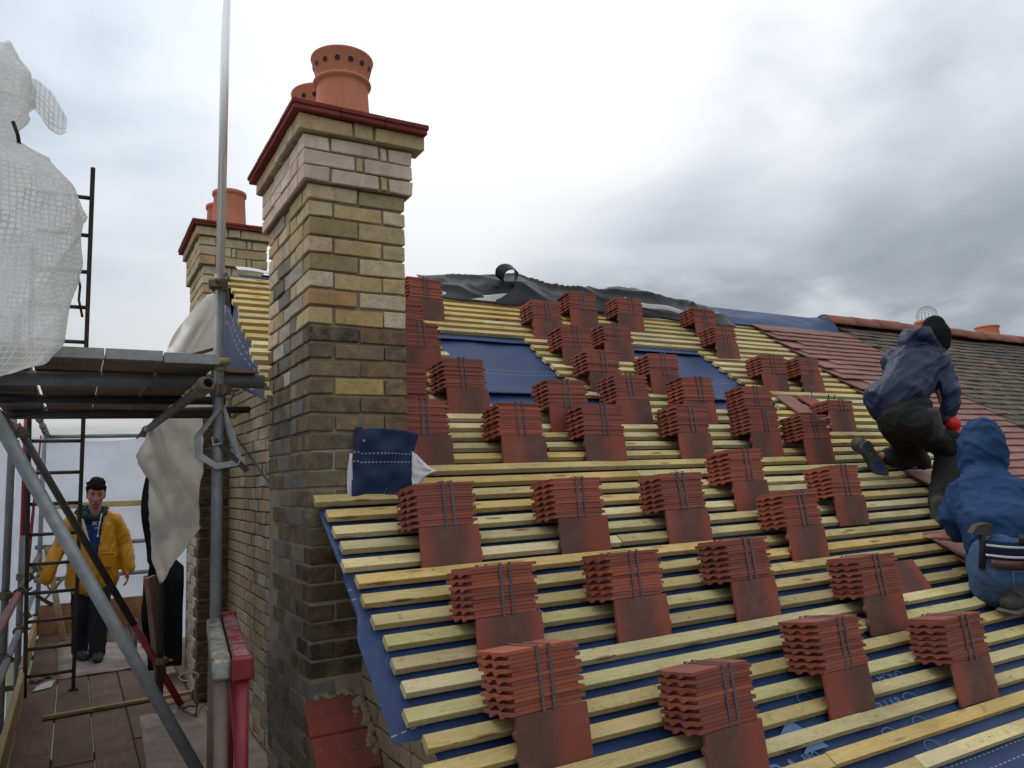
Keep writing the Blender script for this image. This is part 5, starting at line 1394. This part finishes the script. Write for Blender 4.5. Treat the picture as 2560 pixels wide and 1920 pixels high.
def hand_chains(w0, d, palm_n, thumb_side, curl=.35, s=1.0, gap=.0195):
    """wrist point, finger direction, palm normal (palm side), thumb direction sign along d x n"""
    d = Vector(d).normalized(); nrm = Vector(palm_n).normalized(); nrm = (nrm - d*nrm.dot(d)).normalized(); a = d.cross(nrm)*thumb_side; w0 = Vector(w0)
    ch = [[(w0, .026*s, .019*s, a), (w0+d*.05*s, .038*s, .017*s, a), (w0+d*.088*s, .040*s, .014*s, a)]]
    for i, L in enumerate((.072, .080, .074, .058)):
        b = w0 + d*.088*s + a*(1.5-i)*gap*s; p = [b]; ang = 0
        for j in range(3):
            ang += curl*(.6+.35*j); p.append(p[-1] + (d*cos(ang) + nrm*sin(ang))*L*s*(.42, .32, .26)[j])
        ch.append([(p[0]-d*.02*s, .0098*s), (p[1], .0092*s), (p[2], .0085*s), (p[3], .0072*s)])
    t0 = w0 + d*.022*s + a*.022*s; ch.append([(t0, .013*s), (t0 + (a*.8+d*.55+nrm*.25).normalized()*.042*s, .0112*s), (t0 + (a*.8+d*.55+nrm*.25).normalized()*.042*s + (d*.9+a*.25+nrm*.45).normalized()*.036*s, .0088*s)])
    return ch

# ---- the young man in the yellow raincoat
DEV = (-.655, 5.38, DZ)
MY = T(*DEV) @ RZ(radians(4))
p1 = thing('person', 'young man in an open yellow raincoat standing on the walkway behind the ladder', 'person', mtx=MY)
HT = T(.005, -.02, 1.530) @ RX(radians(9)) @ RZ(radians(-4)) @ Matrix.Diagonal((.92, .92, .86, 1))          # head frame: x viewer right, -y forward
def hp(x, y, z): return HT @ Vector((x, y, z))
def hv(v): return HT.to_3x3() @ Vector(v)
X1 = (1, 0, 0)
head = [
 [(hp(0, .012, -.02), .066, .085, hv(X1)), (hp(0, .012, .05), .078, .098, hv(X1)), (hp(0, .014, .11), .074, .092, hv(X1)), (hp(0, .018, .140), .055, .070, hv(X1))],
 [(hp(0, -.045, -.085), .032, .028, hv(X1)), (hp(0, -.040, -.05), .050, .042, hv(X1)), (hp(0, -.040, .0), .062, .046, hv(X1)), (hp(0, -.035, .06), .066, .050, hv(X1))],
 [(hp(0, -.088, .035), .0095), (hp(0, -.100, .0), .012), (hp(0, -.104, -.018), .0165)], [(hp(-.013, -.096, -.022), .010), (hp(.013, -.096, -.022), .010)],
 [(hp(-.045, -.072, .052), .014), (hp(0, -.082, .055), .013), (hp(.045, -.072, .052), .014)],
 [(hp(-.022, -.080, -.058), .011), (hp(0, -.086, -.055), .012), (hp(.022, -.080, -.058), .011)],
 [(hp(-.050, -.060, .005), .020), (hp(-.035, -.070, -.01), .018)], [(hp(.050, -.060, .005), .020), (hp(.035, -.070, -.01), .018)],
 [(hp(-.083, .008, .042), .010, .019, hv(X1)), (hp(-.082, .006, -.005), .009, .015, hv(X1))], [(hp(.083, .008, .042), .010, .019, hv(X1)), (hp(.082, .006, -.005), .009, .015, hv(X1))]]
neck = [[((0, .02, 1.30), .068, .06, X1), ((0, .01, 1.38), .056, .058, X1), (hp(0, .015, -.04), .056, .060, hv(X1))]]
bodyc = head + neck + [
 [((0, .03, .90), .15, .10, X1), ((0, .03, 1.10), .14, .09, X1), ((0, .03, 1.28), .16, .09, X1), ((0, .03, 1.34), .10, .07, X1)],
 [((.17, .03, 1.33), .05), ((.28, .04, 1.07), .042), ((.295, -.03, .84), .031)], [((-.17, .03, 1.33), .05), ((-.27, .04, 1.07), .042), ((-.36, -.05, .84), .031)],
 [((-.085, .03, .90), .085), ((-.085, .03, .50), .062), ((-.075, .10, .10), .04), ((-.075, .05, .05), .04)], [((.08, .02, .90), .085), ((.07, -.06, .50), .062), ((.055, -.10, .10), .04), ((.055, -.14, .05), .04)]]
bodyc += hand_chains((.297, -.04, .815), (.02, -.12, -1), (-1, .1, 0), -1, .40) + hand_chains((-.365, -.055, .83), (-.1, -.05, -1), (1, 0, 0), -1, .5)
b1 = organic(bodyc, .0075, 3); addm('body', b1, M['skin'], p1)
# hair: cap of clumps
random.seed(3)
hc = [[(hp(0, .034, .08), .084, .086, hv(X1)), (hp(0, .022, .135), .078, .090, hv(X1)), (hp(0, .018, .165), .055, .070, hv(X1))], [(hp(0, .06, .02), .080, .06, hv(X1)), (hp(0, .055, .10), .086, .07, hv(X1))],
      [(hp(-.062, -.045, .128), .024), (hp(-.02, -.068, .142), .026), (hp(.025, -.070, .140), .027), (hp(.062, -.045, .126), .024)]]
for i in range(95):
    a = random.uniform(0, 2*pi); e = random.uniform(.5, 1.4); q = Vector((sin(a)*cos(e)*.088, .015+cos(a)*cos(e)*.095, .10 + sin(e)*.095))
    dv = Vector((random.uniform(-.9, .9), random.uniform(-.9, .5), random.uniform(.1, 1.0))).normalized()
    hc.append([(hp(*q), .015), (hp(*(q + dv*.014)), .011), (hp(*(q + dv*.036)), .004)])
for x, y in ((-.010, -.090), (.012, -.094), (.034, -.090), (-.032, -.084)): hc.append([(hp(x, y+.02, .138), .018), (hp(x+.004, y, .115), .013), (hp(x+.010, y-.002, .094), .005)])
for sx in (-1, 1): hc.append([(hp(sx*.076, -.020, .115), .020), (hp(sx*.080, -.012, .06), .011), (hp(sx*.078, -.012, .030), .005)])
addm('hair', organic(hc, .006, 1, (.005, 60, (0, 0, 1))), M['hair'], p1)
for sx in (-1, 1):
    bm = bmesh.new(); tube(bm, [hp(sx*.016, -.090, .058), hp(sx*.034, -.090, .064), hp(sx*.054, -.078, .058)], [.004, .005, .003], 8); bobj('eyebrow', bm, M['hair'], p1, True)
    bm = bmesh.new(); tube(bm, [hp(sx*.018, -.0815, .034), hp(sx*.032, -.0845, .036), hp(sx*.047, -.075, .033)], [.003, .0055, .003], 8); bobj('eye', bm, M['eye_dark'], p1, True)
bm = bmesh.new(); tube(bm, [hp(-.024, -.088, -.057), hp(-.01, -.0965, -.054), hp(0, -.097, -.055), hp(.01, -.0965, -.054), hp(.024, -.088, -.057)], [.002, .0042, .0038, .0042, .002], 8); bobj('lips', bm, M['lip'], p1, True)
# raincoat with the hoodie showing in the open front
coat = [[((0, .03, .735), .235, .165, X1), ((0, .03, .90), .222, .155, X1), ((0, .03, 1.10), .205, .138, X1), ((0, .03, 1.25), .195, .122, X1), ((0, .03, 1.33), .150, .10, X1), ((0, .03, 1.385), .105, .085, X1)],
        [((.10, .03, 1.34), .07), ((.185, .03, 1.30), .074), ((.245, .04, 1.17), .068), ((.282, .045, 1.06), .064), ((.297, .0, .93), .063), ((.302, -.02, .83), .064)],
        [((-.10, .03, 1.34), .07), ((-.185, .03, 1.30), .074), ((-.245, .04, 1.17), .068), ((-.285, .045, 1.06), .066), ((-.345, -.02, .93), .066), ((-.39, -.05, .80), .067)],
        [((-.10, .09, 1.36), .05), ((0, .13, 1.36), .06), ((.10, .09, 1.36), .05)]]
cm = organic(coat, .013, 4, (.010, 14, (.35, 0, 1)))
def opening(c):
    if c.y > .02: return False
    w = .018 + max(0, (c.z-.98)/.42)*.078 if c.z > .98 else -1
    return abs(c.x + .012 - (1.38-c.z)*.05) < w
def inner(c): return c.z < .70 and abs(c.x) < .2
for o in put(cm, [('hoodie', M['hoodie'], opening, -.014), ('raincoat', M['yellow'], None, 0)], T and p1): o.matrix_local = Matrix()
bm = bmesh.new(); tube(bm, [(-.108, -.075, 1.33), (-.085, -.115, 1.22), (-.045, -.130, 1.10), (-.005, -.135, .985)], .006, 8); bobj('zip_edge', bm, M['white_cloth'], p1, True)
hoodc = [[((-.13, .02, 1.385), .045), ((-.10, .09, 1.41), .05), ((0, .115, 1.41), .05), ((.10, .09, 1.40), .04)], [((-.12, -.005, 1.385), .042), ((-.075, -.085, 1.345), .035), ((-.015, -.105, 1.325), .022)], [((.085, .04, 1.40), .035), ((.075, -.06, 1.37), .028), ((.03, -.10, 1.325), .022)]]
addm('hood', organic(hoodc, .010, 4, (.006, 20, (0, 0, 1))), M['green'], p1)
bm = bmesh.new(); tube(bm, [(.052, -.108, 1.375), (.040, -.125, 1.32), (.028, -.134, 1.24), (.02, -.136, 1.17)], .0042, 8); tube(bm, [(.02, -.136, 1.175), (.019, -.137, 1.150)], .0075, 8); bobj('drawstring', bm, M['white_cloth'], p1, True)
for s_, sz, x, z in (('IKV', .052, -.030, 1.265), ('DR', .026, -.008, 1.228)):
    lo = text_obj(s_, sz, T(x, -.128, z) @ RX(pi/2+.08), M['white_cloth'], p1, .002)
bm = bmesh.new(); chbox(bm, (.055, -.150, .985), (.175, -.128, .998), .003); chbox(bm, (.06, -.147, .86), (.17, -.124, .985), .006); bobj('pocket', bm, M['yellow'], p1)
bm = bmesh.new(); tube(bm, [(.0, -.143, .975), (.03, -.142, .85), (.045, -.138, .73)], .006, 8); bobj('front_seam', bm, M['yellow'], p1, True)
tr = organic([[((0, .03, .86), .17, .125, X1), ((0, .03, .74), .165, .12, X1)], [((-.09, .03, .80), .105), ((-.088, .03, .48), .083), ((-.080, .085, .24), .074), ((-.078, .095, .075), .072)], [((.085, .02, .80), .105), ((.070, -.05, .48), .083), ((.055, -.075, .24), .075), ((.05, -.09, .075), .075)]], .013, 4, (.008, 16, (.5, 0, 1)))
addm('trousers', tr, M['jeans_dark'], p1)
for x, y, yw in ((-.078, .06, .25), (.052, -.125, -.1)):
    mt = T(x, y, .0) @ RZ(yw)
    sh = organic([[((0, .08, .042), .042, .040, X1), ((0, .02, .055), .047, .050, X1), ((0, -.07, .042), .050, .038, X1), ((0, -.14, .034), .044, .030, X1)], [((0, .06, .05), .045), ((0, .05, .11), .046)]], .009, 3, None, mt)
    addm('boot', sh, M['shoe'], p1)

# ---- the kneeling roofer in navy
A = dict(pel=(3.642, -0.28, 0.229), waist=(3.658, -0.28, 0.33), chest=(3.81, -0.277, 0.513), neck=(3.955, -0.275, 0.651), head=(4.02, -0.291, 0.742), htop=(4.024, -0.306, 0.835), shL=(3.776, -0.164, 0.593), shR=(3.93, -0.354, 0.572), elR=(3.906, -0.381, 0.362), wrR=(3.916, -0.393, 0.235), hdR=(3.933, -0.395, 0.182), elL=(4.087, -0.118, 0.396), wrL=(4.274, -0.117, 0.276), hipL=(3.653, -0.21, 0.184), knL=(4.106, -0.064, -0.073), anL=(3.718, -0.069, -0.013), toeL=(3.716, -0.084, -0.147), heelL=(3.544, -0.082, 0.053), hipR=(3.647, -0.346, 0.186), knR=(3.928, -0.365, -0.015), anR=(3.692, -0.415, -0.35), footR=(3.66, -0.423, -0.408), toeR=(3.866, -0.369, -0.397), hem0=(3.476, -0.136, 0.219), hem1=(3.714, -0.354, 0.293), hamA=(3.881, -0.414, 0.195), hamB=(3.952, -0.459, 0.062), hood=(3.847, -0.279, 0.71))
A = {k: Vector(v) for k, v in A.items()}
RV = Vector((.867, -.497, -.034)); FV = Vector((.497, .859, .119)); UV_ = Vector((-.03, -.12, .992))      # right, away and up as the two roofers stand
A['wrL'] = A['wrL'] - RV*.16 + FV*.03; A['elL'] = A['elL'] - RV*.06
p2 = thing('person', 'roofer in navy waterproof jacket and black beanie kneeling on the battens', 'person')
LR = (A['shR']-A['shL']).normalized()
ax = (A['neck']-A['pel']).normalized(); sidev = RV*.88 - UV_*.3
hd = A['head']; hdir = (A['htop']-A['head']).normalized()
bodyc = [[(A['neck'], .058), (hd - UV_*.06, .06)], [(hd - UV_*.045, .066, .085, RV), (hd + UV_*.02, .076, .096, RV), (hd + UV_*.075, .062, .078, RV)],
         [(hd + RV*.02 + FV*.06 - UV_*.06, .05), (hd + RV*.04 + FV*.075 - UV_*.09, .035)], [(hd + RV*.045 + FV*.10 - UV_*.02, .014), (hd + RV*.05 + FV*.115 - UV_*.045, .014)], [(hd + RV*.075 - UV_*.02, .011, .02, FV), (hd + RV*.075 - UV_*.055, .010, .015, FV)],
         [(A['pel'], .10, .075, sidev), (A['chest']-RV*.02, .11, .075, sidev), (A['neck']-ax*.05, .08)],
         [(A['shR'], .05), (A['elR'], .04), (A['wrR'], .028)], [(A['shL'], .05), (A['elL'], .04), (A['wrL'], .028)],
         [(A['hipL'], .065), (A['knL'], .05), (A['anL'], .036)], [(A['hipR'], .065), (A['knR'], .05), (A['anR'], .036)]]
bodyc += hand_chains(A['wrR'], (A['hdR']-A['wrR']), -RV, 1, .75) + hand_chains(A['wrL'], (.5, .2, -.6), (-.3, -.5, -.5), 1, .3)
addm('body', organic(bodyc, .009, 3), M['skin'], p2)
back = -FV
up1 = A['pel']; hemc = (A['hem0']+A['hem1'])/2 + FV*.05
jk = [[(hemc + ax*.055 - RV*.015, .176, .135, A['hem1']-A['hem0']), (A['waist'].lerp(A['chest'], .35) - RV*.03, .152, .125, A['hem1']-A['hem0']), (A['chest'] - RV*.025, .168, .13, sidev), (A['chest'].lerp(A['neck'], .55), .162, .115, sidev), (A['neck']-ax*.015, .095, .09, sidev)],
      [(A['chest'].lerp(A['shR'], .6)+ax*.04, .085), (A['shR'], .080), (A['shR'].lerp(A['elR'], .5)+RV*.02, .068), (A['elR']+RV*.030-FV*.02, .062), (A['elR'].lerp(A['wrR'], .55)+RV*.018-FV*.02, .058), (A['wrR']+UV_*.015, .056)],
      [(A['shL'], .085), (A['elL'], .074), (A['wrL'], .056)],
      [(A['hood']-RV*.07-UV_*.01, .05), (A['hood']-RV*.045+UV_*.045, .052), (A['hood']+RV*.03+UV_*.055-FV*.03, .05), (A['neck']+RV*.065-UV_*.01-FV*.03, .042)],
      [(A['hood']-RV*.075+UV_*.03, .035), (A['hood']-RV*.05-UV_*.07, .05), (A['neck']-ax*.03+RV*.05, .06)]]
addm('jacket', organic(jk, .012, 4, (.013, 13, (.72, -.42, .55))), M['navy'], p2)
tk = [[(A['pel']+ax*.06, .155, .12, A['hem1']-A['hem0']), (A['pel']-UV_*.02, .165, .135, A['hem1']-A['hem0'])],
      [(A['hipL']-RV*.01, .100), (A['hipL'].lerp(A['knL'], .5), .085), (A['knL'], .075), (A['knL'].lerp(A['anL'], .5), .072), (A['anL']+RV*.03, .058)],
      [(A['hipR'], .105), (A['hipR'].lerp(A['knR'], .5), .088), (A['knR'], .080), (A['knR'].lerp(A['anR'], .5), .076), (A['anR']+UV_*.03, .066)]]
yk = []
for i in range(11):
    t_ = lerp(-1.0, 1.05, i/10); c_ = A['chest'].lerp(A['neck'], .52) - RV*.02; yk.append(c_ + sidev.normalized()*sin(t_)*.178 - FV*cos(t_)*.128)
bm = bmesh.new(); tube(bm, yk, .004, 6); bobj('yoke_seam', bm, M['tool_leather'], p2, True)
addm('trousers', organic(tk, .012, 4, (.009, 17, (.8, -.4, .25))), M['workwear'], p2)
pk = A['hipR'] + RV*.055 + UV_*.06 - FV*.04
addm('tool_pouch', organic([[(pk, .062, .032, RV), (pk - UV_*.07 + RV*.02, .068, .040, RV), (pk - UV_*.145 + RV*.045, .055, .034, RV)]], .010, 3, (.006, 16, (0, 0, 1))), M['tool_leather'], p2)
pk2 = A['hipR'].lerp(A['knR'], .62) + RV*.07 - FV*.03
addm('cargo_pocket', organic([[(pk2+UV_*.05, .062, .03, RV), (pk2-UV_*.05, .066, .034, RV)]], .010, 3, (.006, 16, (0, 0, 1))), M['workwear'], p2)
addm('beanie', organic([[(hd - UV_*.005 - FV*.012, .090, .108, RV), (hd + UV_*.045 - FV*.008, .089, .106, RV), (hd + UV_*.085, .066, .082, RV)], [(hd - UV_*.03 - FV*.04, .082, .075, RV), (hd + UV_*.02 - FV*.03, .086, .08, RV)]], .010, 3, (.003, 40, (0, 0, 1))), M['beanie'], p2)
# upturned shoe: sole faces the camera
sd_ = (A['toeL']-A['heelL']); L = sd_.length; e1 = sd_.normalized(); e3 = (-FV + .15*RV).normalized(); e3 = (e3 - e1*e3.dot(e1)).normalized(); e2 = e3.cross(e1)
SM = Matrix((e1, e2, e3)).transposed().to_4x4(); SM.translation = A['heelL'] + FV*.03 - e1*.02
shoe = organic([[((.02, 0, -.045), .042, .034, (0, 1, 0)), ((.10, 0, -.045), .040, .036, (0, 1, 0)), ((.19, 0, -.042), .050, .034, (0, 1, 0)), ((.265, 0, -.038), .040, .026, (0, 1, 0))], [((.05, 0, -.05), .045), ((.06, .02, -.13), .05)]], .009, 3, None, SM)
so_ = addm('shoe', shoe, M['shoe'], p2)
def outline(s): 
    w_ = .040 - .008*exp(-((s-.115)/.04)**2) + .012*exp(-((s-.20)/.05)**2)
    return w_*sqrt(max(0, min(1, min(s/.025, (.295-s)/.035))))
bm = bmesh.new(); n = 30; top = []; bot = []
for i in range(n+1):
    s = -.0 + .295*i/n; w_ = outline(s)+.0015
    top.append([bm.verts.new(SM @ Vector((s-.005, j*w_/3, -.008 + .010*abs(2*i/n-1)**2*.4))) for j in range(-3, 4)]); bot.append([bm.verts.new(SM @ Vector((s-.005, j*w_/3, -.032))) for j in (-3, 3)])
for i in range(n):
    for j in range(6): bm.faces.new((top[i][j], top[i+1][j], top[i+1][j+1], top[i][j+1]))
    bm.faces.new((top[i][0], bot[i][0], bot[i+1][0], top[i+1][0])); bm.faces.new((top[i][6], top[i+1][6], bot[i+1][1], bot[i][1])); bm.faces.new((bot[i][0], bot[i][1], bot[i+1][1], bot[i+1][0]))
sole = bobj('sole', bm, M['sole'], so_)
lug = bmesh.new(); blue = bmesh.new(); grn = bmesh.new()
for i in range(13):
    s = .022 + .0215*i; w_ = outline(s)
    if i == 5 or i == 6: continue
    for sg in (-1, 1): chbox(lug, (s-.008, sg*w_*.74-.0085, -.010), (s+.008, sg*w_*.74+.0085, -.002), .002, .001, SM)
for s, ww in ((.035, .016), (.056, .019), (.165, .018), (.186, .022), (.208, .023), (.230, .020), (.251, .015)): chbox(blue, (s-.008, -ww, -.010), (s+.0095, ww, -.0045), .003, .002, SM)
chbox(grn, (.088, -.010, -.010), (.106, .010, -.004), .003, 0, SM)
l_ = bobj('lug', lug, M['sole'], so_); l_['kind'] = 'stuff'; bobj('blue_insert', blue, M['sole_blue'], so_); bobj('green_insert', grn, M['sole_green'], so_)
bt = Matrix((FV - UV_*.0, RV, UV_)).transposed().to_4x4(); bt.translation = A['footR']
addm('shoe', organic([[((-.05, 0, .0), .042, .036, (0, 1, 0)), ((.03, 0, .012), .046, .046, (0, 1, 0)), ((.12, .01, .0), .048, .034, (0, 1, 0)), ((.19, .015, -.005), .04, .027, (0, 1, 0))], [((-.01, 0, .03), .046), ((0, 0, .10), .05)]], .009, 3, None, bt), M['shoe'], p2)
gl = hand_chains(A['wrR'] - UV_*.005, (A['hdR']-A['wrR']), (-RV*.7 - FV*.7), 1, .95, 1.12)
gl.append(ball(A['hdR'] - UV_*.006 - FV*.02, .046, 1, 1, 1.15))
addm('glove', organic(gl, .0075, 2), M['red_glove'], p2)
addm('glove_cuff', organic([[(A['wrR']+UV_*.0 - RV*.006, .040), (A['wrR']-UV_*.03 - RV*.012, .043)]], .008, 2), M['dark_glove'], p2)
hm2 = thing('hammer', 'claw hammer gripped in the red glove of the kneeling roofer', 'hammer', A['hdR'])
ha, hb2 = A['hdR'] - (A['hamB']-A['hdR'])*.45, A['hamB']
iv = Matrix.Translation(-A['hdR'])
bm = bmesh.new(); tube(bm, [iv @ ha, iv @ A['hdR'], iv @ hb2], [.013, .014, .010], 10); bobj('handle', bm, M['tube_dark'], hm2, True)
hd_ = (hb2-ha).normalized(); hx_ = hd_.cross(FV).normalized()
bm = bmesh.new(); q = iv @ hb2; tube(bm, [q - hx_*.05, q - hx_*.02, q + hx_*.03, q + hx_*.058], [.006, .014, .015, .017], 10); bobj('head', bm, M['tube_dark'], hm2, True)

# ---- the crouching roofer in the blue hooded coat
Bp = dict(pel=(3.197, -1.002, -0.589), waist=(3.257, -0.982, -0.486), chest=(3.355, -0.9, -0.312), neck=(3.42, -0.846, -0.135), head=(3.464, -0.819, -0.005), htop=(3.493, -0.81, 0.139), shL=(3.291, -0.781, -0.23), elL=(3.267, -0.725, -0.364), wrL=(3.307, -0.734, -0.466), hand=(3.35, -0.643, -0.463), shR=(3.48, -1.005, -0.244), elR=(3.706, -0.97, -0.435), wrR=(3.912, -0.838, -0.565), hipL=(3.173, -0.917, -0.604), knL=(3.493, -0.687, -0.576), anL=(3.239, -0.935, -0.747), hipR=(3.24, -1.073, -0.596), knR=(3.727, -0.908, -0.547), anR=(3.367, -1.077, -0.764), footA=(3.203, -0.976, -0.807), footB=(3.146, -1.108, -0.793), belt0=(3.082, -0.945, -0.525), belt1=(3.238, -1.124, -0.553), ham=(3.037, -1.006, -0.401), ham2=(3.051, -0.995, -0.538))
Bp = {k: Vector(v) for k, v in Bp.items()}
p3 = thing('person', 'roofer in bright blue hooded coat and jeans crouching at the right edge', 'person')
hd = Bp['head']; nk = Bp['neck']
bodyc = [[(nk, .058), (hd - UV_*.05, .06)], [(hd - UV_*.04, .066, .085, RV), (hd + UV_*.02, .076, .096, RV), (hd + UV_*.075, .062, .078, RV)], [(hd + FV*.07 - UV_*.04, .045), (hd + FV*.085 - UV_*.07, .032)], [(hd + FV*.11, .013), (hd + FV*.12 - UV_*.03, .014)],
         [(Bp['pel'], .10, .08, RV), (Bp['chest'], .12, .08, RV), (nk - UV_*.06, .08)], [(Bp['shL'], .05), (Bp['elL'], .04), (Bp['wrL'], .028)], [(Bp['shR'], .05), (Bp['elR'], .04), (Bp['wrR'], .028)],
         [(Bp['hipL']+RV*.04, .065), (Bp['knL']+RV*.05, .05), (Bp['anL'], .04), (Bp['footA'], .03)], [(Bp['hipR'], .09), (Bp['knR'], .06), (Bp['anR'], .04)]]
bodyc += hand_chains(Bp['wrL'] - UV_*.012 + FV*.01, (-.55, .62, .10), (-.1, .25, -1), -1, .10) + hand_chains(Bp['wrR'], (.6, .5, -.1), (-.1, .25, -1), 1, .2)
addm('body', organic(bodyc, .0085, 3), M['skin'], p3)
coat = [[(Bp['waist']+UV_*.01, .176, .150, RV), (Bp['waist']+UV_*.07, .186, .155, RV), (Bp['chest'], .205, .155, RV), (Bp['chest'].lerp(nk, .6), .190, .13, RV), (nk - UV_*.01, .11, .10, RV)],
        [(nk.lerp(Bp['shL'], .5)-UV_*.03, .085), (Bp['shL']+RV*.02, .088), (Bp['elL'], .068), (Bp['wrL']+UV_*.02, .056)], [(nk.lerp(Bp['shR'], .5)-UV_*.03, .085), (Bp['shR'], .088), (Bp['elR'], .068), (Bp['wrR'], .055)],
        [(hd - UV_*.085 - FV*.01, .118, .115, RV), (hd - UV_*.02 - FV*.01, .122, .128, RV), (hd + UV_*.05, .116, .124, RV), (hd + UV_*.09 + FV*.005, .092, .102, RV)]]
addm('coat', organic(coat, .012, 4, (.011, 13, (.75, -.4, -.5))), M['blue_coat'], p3)
bm = bmesh.new(); s0 = nk - UV_*.045
sp_ = []
for i in range(13):
    a = lerp(-1.15, 1.15, i/12); c_ = Bp['chest'].lerp(nk, .62); sp_.append(c_ + RV*sin(a)*.196 - FV*cos(a)*.140 + UV_*.004)
tube(bm, sp_, .0045, 6); bobj('yoke_seam', bm, M['blue_coat'], p3, True)
jn = [[(Bp['pel']+UV_*.06, .150, .130, RV), (Bp['pel']-UV_*.03, .155, .145, RV), (Bp['pel']-UV_*.10+FV*.02, .140, .120, RV)], [(Bp['hipL']+RV*.04, .105), (Bp['hipL'].lerp(Bp['knL'], .5)+RV*.05, .092), (Bp['knL']+RV*.05, .075), (Bp['anL']+UV_*.03, .062)], [(Bp['hipR'], .115), (Bp['hipR'].lerp(Bp['knR'], .5), .100), (Bp['knR'], .080), (Bp['anR'], .062)]]
addm('jeans', organic(jn, .012, 4, (.005, 18, (.8, -.45, .1))), M['denim'], p3)
def band(c, rx, ry, h, y0=-1.75, y1=1.75, tilt=0.0, n=28):
    bm = bmesh.new(); a = []; b = []
    for i in range(n+1):
        t = lerp(y0, y1, i/n); p = c + RV*sin(t)*rx - FV*cos(t)*ry; o_ = (RV*sin(t) - FV*cos(t))*.005
        a.append([bm.verts.new(p - UV_*h/2 + o_), bm.verts.new(p + UV_*h/2 + o_), bm.verts.new(p + UV_*h/2 - o_), bm.verts.new(p - UV_*h/2 - o_)])
    for q, w_ in zip(a, a[1:]):
        for k in range(4): bm.faces.new((q[k], q[(k+1) % 4], w_[(k+1) % 4], w_[k]))
    bm.faces.new(a[0]); bm.faces.new(a[-1][::-1]); return bm
wc = Bp['pel'] + UV_*.095 + RV*.0
bobj('jumper_hem', band(wc + UV_*.01, .166, .150, .085, -.95), M['stripe_hem'], p3, True)
for dz in (.030, -.018): bobj('hem_stripe', band(wc + UV_*dz, .169, .153, .011, -.93), M['white_cloth'], p3, True)
bobj('belt', band(wc - UV_*.055, .166, .150, .038, -.8), M['leather'], p3, True)
bobj('tool_belt', band(wc + UV_*.070, .173, .158, .045, -.10), M['tool_leather'], p3, True)
q = wc + UV_*.075 - FV*.168 + RV*.06
bm = bmesh.new(); 
for (x0, z0, x1, z1) in ((-.03, -.03, .03, -.024), (-.03, .024, .03, .03), (-.03, -.03, -.024, .03), (.024, -.03, .03, .03)):
    mt = Matrix((RV, -FV, UV_)).transposed().to_4x4(); mt.translation = q; chbox(bm, (x0, .012, z0), (x1, .020, z1), .0015, 0, mt)
bobj('buckle', bm, M['galv'], p3)
pc = wc - UV_*.125 - FV*.150 + RV*.02; mt = Matrix((RV, -FV, UV_)).transposed().to_4x4(); mt.translation = pc
bm = bmesh.new(); 
pts = [mt @ Vector(v) for v in ((-.07, .012, .04), (-.068, .014, -.05), (0, .012, -.075), (.068, .004, -.05), (.07, .0, .04), (-.07, .012, .04))]; tube(bm, pts, .0035, 6); bobj('pocket_seam', bm, M['denim'], p3, True)
bm = bmesh.new(); tube(bm, [wc - UV_*.040 - FV*.166 + RV*.0, wc - UV_*.036 - FV*.168 + RV*.05], .007, 8); bobj('pencil', bm, M['pink'], p3, True)
bt = Matrix(((RV*.72 + FV*.62 - UV_*.05).normalized(), (FV*.72 - RV*.62).normalized(), UV_)).transposed().to_4x4(); bt.translation = Bp['footA'].lerp(Bp['footB'], .35) + UV_*.045 + RV*.03
bo = addm('boot', organic([[((-.09, 0, .005), .046, .042, (0, 1, 0)), ((.0, 0, .02), .050, .052, (0, 1, 0)), ((.09, 0, .008), .052, .040, (0, 1, 0)), ((.155, 0, .0), .046, .030, (0, 1, 0))], [((-.05, .0, .03), .052), ((-.05, 0, .11), .056)]], .009, 3, (.004, 22, (0, 0, 1)), bt), M['shoe'], p3)
sb2 = bmesh.new(); chbox(sb2, (-.135, -.050, -.044), (.20, .050, -.022), .010, .001, bt); bobj('sole', sb2, M['sole'], bo)
lc = bmesh.new()
for i in range(4): tube(lc, [bt @ Vector((.01+.022*i, -.035, .058-.008*i)), bt @ Vector((.015+.022*i, 0, .072-.009*i)), bt @ Vector((.01+.022*i, .035, .058-.008*i))], .004, 6)
bobj('lace', lc, M['sole'], bo)
bt2 = bt.copy(); bt2.translation = Bp['anR'] - UV_*.03
addm('boot', organic([[((-.09, 0, .005), .046, .042, (0, 1, 0)), ((.0, 0, .02), .050, .052, (0, 1, 0)), ((.09, 0, .008), .052, .040, (0, 1, 0)), ((.155, 0, .0), .046, .030, (0, 1, 0))]], .010, 3, None, bt2), M['shoe'], p3)
hh = thing('hammer', 'slater\'s hammer hanging head up from the tool belt of the crouching roofer', 'hammer', Bp['ham'])
mt = Matrix((RV, -FV, UV_)).transposed().to_4x4()
bm = bmesh.new(); v8 = [(-.050, -.03, -.016), (.034, -.03, -.028), (.058, -.03, -.006), (.040, -.03, .006), (.052, -.03, .030), (.016, -.03, .034), (-.026, -.03, .022)]
fa = [bm.verts.new(mt @ Vector(p)) for p in v8]; fb = [bm.verts.new(mt @ Vector((p[0], .014, p[2]))) for p in v8]
bm.faces.new(fa[::-1]); bm.faces.new(fb)
for i in range(7): bm.faces.new((fa[i], fa[(i+1) % 7], fb[(i+1) % 7], fb[i]))
bobj('head', bm, M['tube_dark'], hh)
bm = bmesh.new(); tube(bm, [mt @ Vector((.006, .0, -.015)), mt @ Vector((.012, .0, -.10)), mt @ Vector((.006, 0, -.19))], [.014, .017, .016], 10); bobj('handle', bm, M['black'], hh, True)
